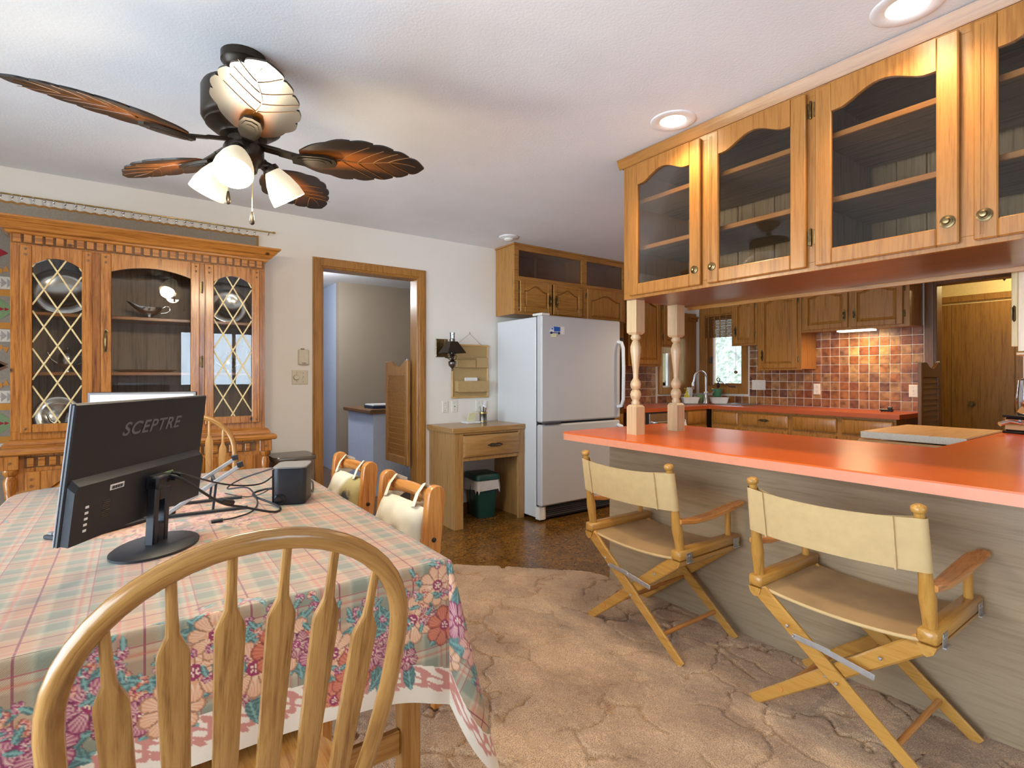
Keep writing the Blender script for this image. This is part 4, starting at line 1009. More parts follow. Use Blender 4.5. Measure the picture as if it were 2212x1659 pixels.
for base in (1.62, .97):
    dia(QX, base + .32, .055, .035, 'q_red' if base > 1 else 'q_brown')
    patch([(QX - .02, base + .205), (QX + .03, base + .205), (QX + .03, base + .23), (QX - .02, base + .23)], 'q_orange'); patch([(QX + .03, base + .215), (QX + .06, base + .215), (QX + .045, base + .25)], 'q_orange')
    rowtri(base + .115, base + .185, 'q_grey', 'q_cream'); patch([(QX + .02, base + .075), (QX + .075, base + .075), (QX + .075, base + .112), (QX + .02, base + .112)], 'q_orange')
    dia(QX - .02, base, .105, .10, 'q_green'); rowtri(base - .018, base + .018, 'q_red', None, QX - .06, QX + .06, .02)
    patch([(QX + .02, base - .112), (QX + .075, base - .112), (QX + .075, base - .075), (QX + .02, base - .075)], 'q_orange'); rowtri(base - .185, base - .115, 'q_grey', 'q_cream')
    patch([(QX - .02, base - .23), (QX + .03, base - .23), (QX + .03, base - .205), (QX - .02, base - .205)], 'q_orange'); patch([(QX + .03, base - .215), (QX + .06, base - .215), (QX + .045, base - .25)], 'q_orange')
dia(QX, 1.306, .055, .032, 'q_brown')
b = B(); b.tube([(.075 + .012 * math.cos(a), 4.1, 2.085 + .016 * math.sin(a)) for a in [PI * i / 8 for i in range(9)]], .0018, 6); b.box(.055, .095, 4.095, 4.105, 2.0725, 2.086, .001)
tag(b.obj('wire_hook', 'bronze'), 'small dark wire hook standing on top of the hutch', 'hook')
# ================================================================ things on the back wall
t = thing('door_chime', 'almond plastic chime box above the dimmer', 'chime', (1.034, 4.14, 1.32), world=True)
M = FY(.996, WY, 1.324)
B(M).box(0, .076, -.028, 0, 0, .114, .006).obj('case', 'almond', t); B(M).box(.018, .045, -.022, -.006, .1145, .121, .002).obj('tab', 'antique', t); B(M).box(.025, .052, -.030, -.028, .010, .015, .0005).obj('slot', 'antique', t)
plate('dimmer_switch', FY(1.011, WY, 1.229), .116, .108, 'almond', 'ds', 'almond plate with round dimmer and toggle left of the doorway', 'switch')
plate('wall_outlet', FY(2.241, WY, .966), .062, .105, 'ivory', 's', 'ivory switch plate, leftmost above the desk', 'switch')
plate('phone_jack', FY(2.335, WY, .966), .062, .105, 'ivory', 'p', 'ivory plate with single jack above the desk', 'jack')
plate('wall_outlet', FY(2.615, WY, .966), .116, .105, 'ivory', 'oo', 'double outlet behind the pen cup beside the refrigerator', 'outlet')
b = B(FY(2.645, WY - .007, .955)); b.box(-.014, .014, -.025, 0, -.02, .02, .004); b.box(-.018, .018, -.018, -.010, .02, .055, .004)
tag(b.obj('night_light', 'paper'), 'small white plug-in night light in the outlet', 'night light')
# brass wall lamp in lantern style
la = thing('wall_lamp', 'antique brass wall lamp with dark pyramid shade and glass chimney', 'lamp', (2.20, 4.1, 1.33), world=True)
B().box(2.143, 2.262, 4.135, 4.149, 1.405, 1.565, .004).obj('wall_plate', 'antique', la)
lx, ly = 2.222, 3.985
b = B(); b.tube([(2.20, 4.135, 1.44), (2.205, 4.07, 1.40), (lx - .03, ly + .02, 1.395), (lx, ly, 1.40)], .006, 8); b.tube([(2.205, 4.135, 1.46), (2.205, 4.10, 1.46), (2.19, 4.06, 1.50), (2.19, 4.055, 1.56)], .005, 8); b.obj('arm', 'antique', la, 60)
b = B(); k0, k1 = .088, .034
b.loft([[(lx - k, ly - k, z), (lx + k, ly - k, z), (lx + k, ly + k, z), (lx - k, ly + k, z)] for k, z in ((k0 - .003, 1.435), (k0, 1.435), (k1, 1.535), (k1 - .003, 1.535))], False, False); b.obj('shade', 'bronze', la, 20)
b = B(); b.lathe([(0, -.035), (.006, -.03), (.010, -.02), (.006, -.012), (.012, -.006), (.030, .012), (.036, .035), (.032, .050), (.016, .058), (.010, .07), (.016, .082), (.024, .095), (.016, .11), (.018, .13), (.022, .15)], (lx, ly, 1.315), 16); b.obj('font', 'pewter', la, 50)
for s_ in (-1, 1): B().tube([(lx + s_ * .012, ly, 1.375), (lx + s_ * .036, ly, 1.385), (lx + s_ * .040, ly, 1.41), (lx + s_ * .02, ly, 1.43)], .004, 6).obj('scroll', 'antique', la, 60)
B().lathe([(.024, 0), (.024, .02), (.020, .024)], (lx, ly, 1.536), 14).obj('collar', 'pewter', la)
B().lathe([(.020, 0), (.021, .05), (.0215, .055), (.0200, .055), (.0185, 0)], (lx, ly, 1.558), 14, 'z', True).obj('chimney', 'clearglass', la, 50)
# burlap letter rack
lr = thing('letter_rack', 'bamboo framed burlap letter rack hanging above the desk', 'letter rack', (2.49, 4.13, 1.05), world=True)
M = FY(2.298, WY - .004, 1.04); w, h = .388, .485
B(M).box(.01, w - .01, -.012, -.002, .01, h - .01, 0).obj('backing', 'burlap', lr, 0)
for p0, p1 in (((.008, 0), (.008, h)), ((w - .008, 0), (w - .008, h)), ((0, .008), (w, .008)), ((0, h - .008), (w, h - .008))):
    v = p0[0] == p1[0]
    pts = [(p0[0] + (p1[0] - p0[0]) * i / 10, -.012, p0[1] + (p1[1] - p0[1]) * i / 10) for i in range(11)]
    B(M).tube(pts, [.0098 if i % 4 == 2 else .0088 for i in range(11)], 8).obj('bamboo_rail', 'rattanZ' if v else 'rattanX', lr, 60)
for x0_, x1_, z0_, z1_, dp in ((.035, .225, .275, .345, .045), (.235, .365, .275, .365, .040), (.035, .365, .055, .155, .055)):
    b = B(M); b.box(x0_, x1_, -.012 - dp, -.008 - dp, z0_, z1_, .001); b.box(x0_, x0_ + .005, -.008 - dp, -.012, z0_, z1_, 0); b.box(x1_ - .005, x1_, -.008 - dp, -.012, z0_, z1_, 0); b.box(x0_, x1_, -.008 - dp, -.012, z0_, z0_ + .004, 0); b.obj('pocket', 'burlap', lr, 0)
B(M).tube([(.05, -.010, h - .004), (w / 2 + .0, -.004, h + .10), (w - .07, -.010, h - .004)], .0012, 5).obj('cord', 'antique', lr)
B(M).tube([(w / 2, -.012, h + .10), (w / 2, .004, h + .115)], .002, 6).obj('nail', 'pewter', lr)
b = B(M); b.box(.12, .25, -.045, -.030, .10, .185, .002); o = b.obj('envelope_box', 'paper'); tag(o, 'white card box tucked in the lower pocket of the letter rack', 'box')
# on the desk
t = thing('note_holder', 'white tray with a pad of yellow sticky notes on the desk', 'note holder', (2.43, 4.02, dz), world=True)
B().box(2.36, 2.50, 3.965, 4.075, dz + .0005, dz + .018, .004).obj('tray', 'white', t); 
b = B(T(2.40, 4.04, dz + .018) @ Matrix.Rotation(.45, 4, 'X')); b.box(0, .08, -.006, 0, 0, .085, .001); b.obj('note_pad', 'postit', t)
t = thing('pen_cup', 'dark metal pen cup with brass rims full of pens on the desk', 'pen cup', (2.535, 3.985, dz))
B().lathe([(.036, .0), (.036, .006), (.033, .010), (.033, .085), (.036, .09), (.036, .10), (.031, .10), (.030, .012), (0, .011)], (0, 0, 0), 18).obj('cup', 'pewter', t, 50)
b = B(); b.lathe([(.0365, .012), (.0365, .022)], (0, 0, 0), 18, 'z', True); b.obj('lower_rim', 'brass', t); b = B(); b.lathe([(.0368, .084), (.0368, .099)], (0, 0, 0), 18, 'z', True); b.obj('upper_rim', 'brass', t)
for i, (mt, lb) in enumerate((('navy', 'navy pen'), ('black', 'black pen'), ('blue', 'bright blue pen'), ('q_green', 'green pen'), ('paper', 'white pencil'), ('q_brown', 'brown pencil'), ('q_red', 'red pen'))):
    a = i * .898; r0 = .012; tag(B(T(2.535, 3.985, dz)).tube([(r0 * math.cos(a), r0 * math.sin(a), .014), (.028 * math.cos(a), .028 * math.sin(a), .135 + .018 * math.sin(i * 2.6))], .0035, 6).obj('pen', mt), lb + ' standing in the metal cup on the desk', 'pen', 'pens in the pen cup')
# ================================================================ louvered half doors
def louver(name, M, w, h, mat, slat_mat, label, nslat):
    """saloon leaf: local x from the hinge outwards, front -y"""
    t = thing(name, label, 'half door', M.translation, world=True)
    T_ = .028
    B(M).box(0, .05, 0, T_, 0, h, .003).obj('stile', mat, t); B(M).box(w - .05, w, 0, T_, 0, h - .005, .003).obj('stile', mat, t)
    B(M).box(.05, w - .05, 0, T_, 0, .07, .003).obj('bottom_rail', mat, t)
    pr = []
    for i in range(15):
        q = i / 14; pr.append((.05 + (w - .10) * q, h - .005 - .055 * max(0, math.sin(PI * min(q * 1.25, 1))) ** 1.0))
    b = B(M)
    for (xa, za), (xb, zb) in zip(pr[:-1], pr[1:]): b.prism([(xa, h - .13), (xb, h - .13), (xb, zb), (xa, za)], 0, T_)
    b.obj('top_rail', mat, t, 30)
    z0, z1 = .07, h - .13; p = (z1 - z0) / nslat
    for i in range(nslat):
        zc = z0 + (i + .5) * p
        b = B(M); b.loft([[(x, .004, zc - p * .62), (x, .010, zc - p * .66), (x, T_ - .004, zc + p * .58), (x, T_ - .010, zc + p * .62)] for x in (.045, w - .045)]); b.obj('slat', slat_mat, t, 0)
    for z in (.0, h): B(M).lathe([(.008, -.010), (.012, -.004), (.012, .004), (.006, .012)], (.02, T_ / 2, z), 10).obj('pivot', 'zinc', t)
    return t
louver('louvered_door', frame((DX1 - .045, WY + .075, .46), (-.03, .9995, 0), (0, 0, 1)), .45, .915, 'oakZ', 'oakX', 'light oak louvered half door in the hall doorway', 15)
louver('louvered_door', frame((KX - .02, KD[1] - .05, .45), (-1, 0, 0), (0, 0, 1)) @ Matrix.Scale(-1, 4, (0, 1, 0)) @ T(0, 0, 0), .47, .91, 'darkoakZ', 'darkoakX', 'dark louvered half door at the end of the tiled wall', 15)
# ================================================================ beyond the doorways
lc = thing('laundry_counter', 'white cabinet with dark wooden top in the hall beyond the doorway', 'counter', (2.5, 5.6, 0), world=True)
B().box(1.99, 3.2, 5.22, 6.0, 0, .85, .003).obj('cabinet', 'hallblue', lc); 
b = B(); b.prism([(1.94, .86), (1.95, .85), (3.2, .85), (3.2, .895), (1.955, .895), (1.94, .885)], 5.18, 6.02, 'xz'); b.obj('top', 'darkoakX', lc)
B(T(2.15, 5.4, .8955) @ RZ(.1)).box(-.12, .18, -.1, .16, 0, .03, .004)
t = thing('binder', 'dark blue binder with papers on the hall counter', 'binder', (2.2, 5.45, .895), world=True)
B().box(2.03, 2.40, 5.33, 5.6, .896, .925, .004).obj('cover', 'navy', t); B().box(2.04, 2.39, 5.34, 5.59, .9255, .938, .001).obj('papers', 'paper', t)
t = thing('hall_closet', 'brown wooden closet with two stacked doors at the end of the hall', 'closet', (1.6, 8.0, 0), world=True)
B().box(1.30, 1.93, 7.6, 8.2, 0, 2.12, .003).obj('body', 'darkoakZ', t)
for z0, z1 in ((.1, 1.32), (1.37, 2.08)):
    d = B(); d.box(1.33, 1.90, 7.58, 7.6, z0, z1, .003); d = d.obj('door', 'darkoakZ', t); B().box(1.86, 1.875, 7.57, 7.58, z1 - .2, z1 - .12, .001).obj('hinge', 'zinc', d)
cd = thing('closet_door', 'plain wooden bifold closet door seen through the kitchen doorway', 'door', (7.5, 1.3, 0), world=True)
for a, c in ((2.45, 1.96), (1.957, 1.43), (1.427, .93), (.927, .43)): B().box(7.50, 7.53, c, a, .01, 2.04, .002).obj('leaf', 'slabZ', cd)
b = B(); b.lathe([(.0, -.03), (.02, -.028), (.022, -.012), (.010, -.008), (.010, 0)], (7.5, 1.78, .93), 12, 'x'); b.lathe([(.034, -.004), (.036, 0)], (7.5, 1.78, .93), 16, 'x'); b.obj('knob', 'antique', cd, 40, 'round dark knob')
b = B(); casing_profile(b, FX(7.55, 2.46, 0), 2.04, 2.06, .08); struct(b.obj('trim_3', 'slabZ'), 'wooden casing of the closet')
pd = thing('pendant_lamp', 'dark finial of a hanging hall lamp above the closet door', 'lamp', (6.6, 1.33, H), world=True)
B().lathe([(.05, 2.44), (.05, 2.42), (.012, 2.41), (.012, 2.24), (.10, 2.22), (.11, 2.19), (.03, 2.17), (.010, 2.155), (.014, 2.145), (0, 2.125)], (6.6, 1.33, 0), 14).obj('body', 'bronze', pd, 40)
lamp('POINT', 'hall_lamp', (7.05, 1.2, 2.28), 15, (1, .78, .42), .06)
lamp('POINT', 'laundry_lamp', (1.4, 6.0, 2.2), 34, (.92, .95, 1), .1)
# ================================================================ right end of the kitchen
ap = thing('compactor', 'free-standing appliance with a butcher block top behind the counter', 'appliance', (3.9, 1.1, 0), world=True)
B().box(3.53, 4.20, .86, 1.33, .06, .846, .004).obj('body', 'enamel', ap); B().box(3.55, 4.18, .88, 1.31, 0, .06, 0).obj('plinth', 'darkplastic', ap)
B().box(3.50, 4.22, .85, 1.34, .874, .915, .006).obj('block_top', 'blockX', ap)
B().box(3.485, 3.52, .86, 1.35, .848, .868, .003).obj('pull_board', 'blockY', ap)
B().box(3.499, 3.501, .85, 1.34, .876, .913, 0).obj('end_grain', 'q_cream', ap)
hg = thing('corner_cabinet', 'pale wall cabinet hanging at the right edge above the counter', 'cabinet', (3.0, .3, 1.3), world=True)
B().box(2.80, 3.14, -.2, .525, 1.335, 2.40, .002).obj('body', 'creamZ', hg)
d = B().box(2.82, 3.12, .527, .548, 1.355, 1.70, .003).obj('door', 'paleZ', hg); hinge(d, frame((2.815, .545, 1.46), (1, 0, 0), (0, 0, 1)), .05)
b = B(); b.box(2.79, 3.14, -.2, .53, 1.318, 1.334, .004); b.obj('bottom_moulding', 'oakY', hg)
cm = thing('coffee_maker', 'chrome and black coffee maker on the counter at the right edge', 'coffee maker', (4.06, .72, PZ), -.35)
B().box(-.06, .10, -.09, .09, 0, .012, .004).obj('base', 'blackgloss', cm); B().box(-.055, .095, -.085, .085, .012, .09, .010).obj('lower_body', 'chrome', cm); B().box(-.06, .10, -.09, .09, .09, .104, .004).obj('collar', 'blackgloss', cm)
B().lathe([(.050, .104), (.056, .12), (.058, .20), (.050, .30), (.030, .312), (.0, .315)], (.01, 0, 0), 20).obj('flask', 'chrome', cm, 50); B().tube([(-.055, .0, .06), (-.10, .03, .07), (-.14, .05, .055)], [.009, .010, .014], 8).obj('handle', 'chrome', cm, 50)
# ================================================================ ceiling fittings
def can(x, y, label, pw_=21):
    t = thing('recessed_light', label, 'ceiling light', (x, y, H), group='recessed lights')
    B().lathe([(.104, 0), (.103, -.003), (.098, -.005), (.062, -.004), (.058, .0)], (0, 0, 0), 32, 'z', True).obj('trim_ring', 'white', t, 50)
    B().lathe([(0, -.002), (.058, -.002), (.058, -.001)], (0, 0, 0), 28).obj('lens', 'can', t, 0)
    l = lamp('SPOT', 'recessed_lamp', (x, y, H - .03), pw_, (1, .72, .42), .06, (0, 0, 0), 2.3)
can(2.06, 1.577, 'recessed ceiling light above the second glass door'); can(2.04, .645, 'recessed ceiling light at the top edge near the viewer')
can(4.15, 2.55, 'recessed ceiling light over the middle of the kitchen', 45); can(4.15, 1.35, 'recessed ceiling light over the kitchen near the doorway', 45)
t = thing('heat_detector', 'round white detector on the ceiling above the refrigerator cabinet', 'detector', (2.63, 3.72, H))
B().lathe([(.085, 0), (.083, -.008), (.05, -.016), (.045, -.018)], (0, 0, 0), 28).obj('base', 'white', t, 50); B().lathe([(.040, -.018), (.042, -.028), (.032, -.034), (.0, -.036)], (0, 0, 0), 24).obj('cap', 'ivory', t, 50)
# ================================================================ ceiling fan
FXc, FYc = .335, 2.20
fan = thing('ceiling_fan', 'bronze ceiling fan with five palm leaf blades and three glowing glass shades', 'ceiling fan', (FXc, FYc, H))
B().lathe([(.078, 0), (.078, -.028), (.070, -.034), (.066, -.046), (.050, -.056), (.020, -.060), (.018, -.075)], (0, 0, 0), 28).obj('canopy', 'bronze', fan, 40)
B().lathe([(.018, -.05), (.018, -.13), (.03, -.14)], (0, 0, 0), 14).obj('downrod', 'bronze', fan, 40)
B().lathe([(.03, -.115), (.10, -.120), (.135, -.130), (.142, -.145), (.142, -.245), (.136, -.255), (.128, -.262), (.128, -.270), (.105, -.288), (.085, -.296), (.080, -.305), (.06, -.31)], (0, 0, 0), 36).obj('motor_housing', 'bronze', fan, 40)
B().lathe([(.055, -.30), (.055, -.335), (.066, -.34), (.070, -.350), (.070, -.385), (.062, -.395), (.05, -.41), (.045, -.43), (.02, -.44), (0, -.442)], (0, 0, 0), 28).obj('light_hub', 'bronze', fan, 40)
def bladeprof():
    """right half outline of a notched leaf: x along the blade, returns list of (x, halfwidth)"""
    up = []
    lobes = [(.0, .21, .040, .092), (.21, .40, .092, .112), (.40, .58, .106, .104), (.58, .74, .096, .082), (.74, .87, .074, .052), (.87, 1.0, .045, .0)]
    for x0, x1, w0, w1 in lobes:
        for k in range(7):
            q = k / 6; x = x0 + (x1 - x0) * q; w = w0 + (w1 - w0) * q + .010 * math.sin(PI * q) * (1 if x1 < .95 else 1.6)
            up.append((x, max(w, 0)))
        if x1 < 1: up.append((x1 - .018, w1 - .024))
    return up
def leafmat():
    m, nt, b = newmat('leaf'); at = N(nt, 'ShaderNodeTexCoord'); sx = N(nt, 'ShaderNodeSeparateXYZ'); nt.links.new(at.outputs['Object'], sx.inputs[0])
    # airbrushed finish: amber heart, dark rim (a painted feature of the blade)
    ab = N(nt, 'ShaderNodeMath', operation='ABSOLUTE'); nt.links.new(sx.outputs[1], ab.inputs[0])
    m1 = N(nt, 'ShaderNodeMath', operation='MULTIPLY'); m1.inputs[1].default_value = 8.5; nt.links.new(ab.outputs[0], m1.inputs[0])
    m2 = N(nt, 'ShaderNodeMath', operation='MULTIPLY_ADD'); m2.inputs[1].default_value = 1.7; m2.inputs[2].default_value = -.40; nt.links.new(sx.outputs[0], m2.inputs[0])
    mm = N(nt, 'ShaderNodeMath', operation='MAXIMUM'); nt.links.new(m1.outputs[0], mm.inputs[0]); nt.links.new(m2.outputs[0], mm.inputs[1])
    r = ramp(nt, [(.10, (.40, .115, .013)), (.28, (.20, .055, .008)), (.46, (.065, .022, .006)), (.62, (.012, .007, .005))], mm.outputs[0])
    nt.links.new(r.outputs[0], b.inputs['Base Color']); b.inputs['Roughness'].default_value = .38; b.inputs['Coat Weight'].default_value = .2
leafmat()
def blade():
    up = bladeprof(); L = .47; x0 = .20
    xs = [x0 + L * u for u, w in up]; ws = [w for u, w in up]
    NY = 10; vs = []; fs = []
    for top in (0, 1):
        for x, w in zip(xs, ws):
            for j in range(NY + 1):
                t = -1 + 2 * j / NY; y = t * w * 1.12
                u = (x - x0) / L
                z = -.35 * y * y + .012 * math.sin(u * 3) + (.006 if top else 0)
                # veins: midrib and side ribs pressed in from below
                vs.append((x, y, z))
    n = len(xs); W_ = NY + 1
    for top in (0, 1):
        for i in range(n - 1):
            for j in range(NY):
                a = top * n * W_ + i * W_ + j; fs.append((a, a + 1, a + W_ + 1, a + W_))
    for i in range(n - 1):
        for j in (0, NY):
            a = i * W_ + j; c = n * W_ + a; fs.append((a, a + W_, c + W_, c))
    for j in range(NY):
        a = j; c = n * W_ + j; fs.append((a, a + 1, c + 1, c))
    return B().add(vs, fs)
for k in range(5):
    a = math.radians(50 + 72 * k)
    bl = blade().obj('blade', 'leaf', fan, 50)
    b = B(); zz = lambda x, y: -.35 * y * y + .012 * math.sin((x - .20) / .47 * 3) - .001
    def vein(ps, r): b.tube([(x, y, zz(x, y)) for x, y in ps], r, 5)
    vein([(.335 + .30 * q, .014 * math.sin(q * 6)) for q in [i / 12 for i in range(13)]], [.0030 - .002 * i / 12 for i in range(13)])
    for q, L_ in ((.05, .105), (.25, .10), (.45, .085), (.65, .06)):
        for sg in (1, -1): vein([(.335 + .30 * q + .11 * k / 6 * (1 - q * .3), .014 * math.sin(q * 6) + sg * L_ * (k / 6) ** .8 * .95) for k in range(7)], [.0018 - .001 * k / 6 for k in range(7)])
    b.obj('vein', 'leafvein', bl, 60)['kind'] = 'stuff'
    pass; bl.location = (0, 0, -.362); bl.rotation_euler = (math.radians(-12), 0, a)
    b = B(); b.bar((.055, 0, .020), (.13, 0, .004), .040, .012, (0, 0, 1), .003); b.bar((.12, 0, .004), (.20, 0, -.014), .045, .010, (0, 0, 1), .003); 
    poly = [(.17, .022), (.21, .034), (.28, .036), (.325, .024), (.335, 0), (.325, -.024), (.28, -.036), (.21, -.034), (.17, -.022)]
    b.prism(poly, -.024, -.014, 'xy')
    for q in (.75, .5): b.prism([(.25 + (x - .25) * q, y * q) for x, y in poly], -.024 - .006 * (1.25 - q), -.02, 'xy')
    br = b.obj('blade_bracket', 'bronze', bl, 30); br.location = (0, 0, .012)
def shade(k):
    a = math.radians(200 + 120 * k + 50); c, s = math.cos(a), math.sin(a)
    arm = B(); arm.tube([(.05 * c, .05 * s, -.395), (.085 * c, .085 * s, -.385), (.105 * c, .105 * s, -.395)], [.012, .014, .02], 10); arm.obj('lamp_arm', 'bronze', fan, 60)
    M = T(.10 * c, .10 * s, -.395) @ Matrix.Rotation(a, 4, 'Z') @ Matrix.Rotation(math.radians(-34), 4, 'Y')
    B(M).lathe([(.026, .012), (.030, .0), (.028, -.012)], (0, 0, 0), 16).obj('socket', 'bronze', fan, 50)
    sh = B(M).lathe([(.026, -.004), (.036, -.02), (.050, -.05), (.062, -.09), (.066, -.125), (.064, -.128), (.058, -.090), (.046, -.05), (.030, -.02), (.018, -.010)], (0, 0, 0), 26, 'z', True).obj('glass_shade', 'shadeglass', fan, 60)
    B(M).sphere((0, 0, -.07), .030, 14, 10, (1, 1, 1.25)).obj('bulb', 'bulb', sh, 60)
    p = M @ Vector((0, 0, -.135))
    lamp('POINT', 'fan_bulb', (FXc + p.x, FYc + p.y, H + p.z), 16, (1, .84, .60), .05)
def shademat():
    m, nt, b = newmat('shadeglass')
    b.inputs['Base Color'].default_value = (.80, .73, .58, 1); b.inputs['Roughness'].default_value = .35
    b.inputs['Emission Color'].default_value = (1, .84, .54, 1); b.inputs['Emission Strength'].default_value = .42
shademat()
for k in range(3): shade(k)
for x, y, L in ((-.055, -.02, .12), (.02, -.05, .19)):
    b = B(); b.tube([(x, y, -.40), (x, y, -.40 - L)], .0014, 5); c_ = b.obj('pull_chain', 'brass', fan)
    B().lathe([(0, 0), (.004, -.004), (.009, -.034), (.008, -.046), (.004, -.050), (0, -.051)], (x, y, -.40 - L), 10).obj('chain_bob', 'bronze', c_, 50)
# ================================================================ dining table and cloth
TZ = .757; tx0, tx1, ty0, ty1 = -.40, .672, 1.235, 3.02
tb = thing('dining_table', 'oak dining table hidden under a floral tablecloth', 'table', (.14, 2.1, 0), world=True)
def rrect(x0, x1, y0, y1, r, n=6):
    out = []
    for cx_, cy_, a0 in ((x1 - r, y0 + r, -90), (x1 - r, y1 - r, 0), (x0 + r, y1 - r, 90), (x0 + r, y0 + r, 180)):
        for i in range(n + 1): a = math.radians(a0 + 90 * i / n); out.append((cx_ + r * math.cos(a), cy_ + r * math.sin(a)))
    return out
B().prism(rrect(tx0, tx1, ty0, ty1, .03), TZ - .03, TZ - .004, 'xy').obj('table_top', 'windsorY', tb)
for x, y in ((.60, 1.32), (-.33, 1.32), (.60, 2.93), (-.33, 2.93)): B().box(x - .026, x + .026, y - .026, y + .026, .012, TZ - .03, .004).obj('leg', 'seatoakZ', tb)
b = B(); b.box(-.304, .574, 1.31, 1.33, .235, .30, .003); b.obj('stretcher', 'seatoakX', tb)
b = B(); b.box(-.304, .574, 2.92, 2.94, .235, .30, .003); b.obj('stretcher', 'seatoakX', tb)
b = B(); b.box(-.30, .57, 1.30, 1.32, TZ - .11, TZ - .03, .003); b.obj('apron', 'seatoakX', tb)

def clothmat():
    m, nt, b = newmat('tablecloth'); L = nt.links.new
    uv = N(nt, 'ShaderNodeUVMap'); sp = N(nt, 'ShaderNodeSeparateXYZ'); L(uv.outputs[0], sp.inputs[0])
    def mth(op, a, v=None, clamp=False):
        n = N(nt, 'ShaderNodeMath', operation=op); n.use_clamp = clamp
        L(a, n.inputs[0])
        if v is not None:
            if isinstance(v, (int, float)): n.inputs[1].default_value = v
            else: L(v, n.inputs[1])
        return n.outputs[0]
    def stripes(src, period, off):
        a = mth('ADD', src, off + 50); a = mth('DIVIDE', a, period); return mth('FRACT', a)
    def mix(f, a, c):
        n = N(nt, 'ShaderNodeMix', data_type='RGBA')
        if isinstance(f, float): n.inputs[0].default_value = f
        else: L(f, n.inputs[0])
        for i, q in ((6, a), (7, c)):
            if isinstance(q, tuple): n.inputs[i].default_value = rgb(q)
            else: L(q, n.inputs[i])
        return n.outputs[2]
    PAL = [(0, (.47, .40, .28)), (.04, (.20, .21, .14)), (.20, (.26, .26, .18)), (.24, (.50, .39, .26)), (.30, (.45, .16, .08)), (.33, (.47, .36, .24)), (.37, (.46, .22, .11)), (.44, (.48, .24, .12)), (.60, (.50, .28, .15)), (.66, (.45, .38, .25)), (.70, (.19, .20, .14)), (.86, (.22, .22, .16)), (.90, (.48, .39, .27)), (.94, (.44, .19, .10)), (.97, (.46, .37, .25))]
    fu = stripes(sp.outputs[0], .185, .03); fv = stripes(sp.outputs[1], .185, .05)
    ru = ramp(nt, PAL, fu, 'LINEAR'); rv = ramp(nt, PAL, fv, 'LINEAR')
    base = mix(.5, ru.outputs[0], rv.outputs[0])
    def line(f, pos, w):
        d = mth('ABSOLUTE', mth('SUBTRACT', f, pos)); return mth('LESS_THAN', d, w)
    for f in (fu, fv):
        base = mix(mth('MULTIPLY', line(f, .52, .011), .8), base, (.20, .02, .05))
        base = mix(mth('MULTIPLY', line(f, .02, .008), .7), base, (.34, .05, .07))
        base = mix(mth('MULTIPLY', line(f, .31, .010), .6), base, (.62, .16, .10)); base = mix(mth('MULTIPLY', line(f, .93, .007), .5), base, (.55, .12, .10))
    # woven twill
    tw = N(nt, 'ShaderNodeTexWave'); tw.inputs['Scale'].default_value = 110; mp = N(nt, 'ShaderNodeMapping'); mp.inputs['Rotation'].default_value = (0, 0, .8); L(uv.outputs[0], mp.inputs[0]); L(mp.outputs[0], tw.inputs[0])
    r3 = ramp(nt, [(.2, (.86, .86, .86)), (.8, (1.06, 1.06, 1.06))], tw.outputs[1])
    at = N(nt, 'ShaderNodeAttribute', attribute_name='flower')
    col = mix(at.outputs['Alpha'], base, at.outputs['Color'])
    mm = N(nt, 'ShaderNodeMix', data_type='RGBA', blend_type='MULTIPLY'); mm.inputs[0].default_value = .8; L(col, mm.inputs[6]); L(r3.outputs[0], mm.inputs[7])
    L(mm.outputs[2], b.inputs['Base Color']); b.inputs['Roughness'].default_value = .46; b.inputs['Specular IOR Level'].default_value = .6; b.inputs['Sheen Weight'].default_value = .25
    bp = N(nt, 'ShaderNodeBump'); bp.inputs['Strength'].default_value = .12; bp.inputs['Distance'].default_value = .002; L(tw.outputs[1], bp.inputs['Height']); L(bp.outputs[0], b.inputs['Normal'])
clothmat()
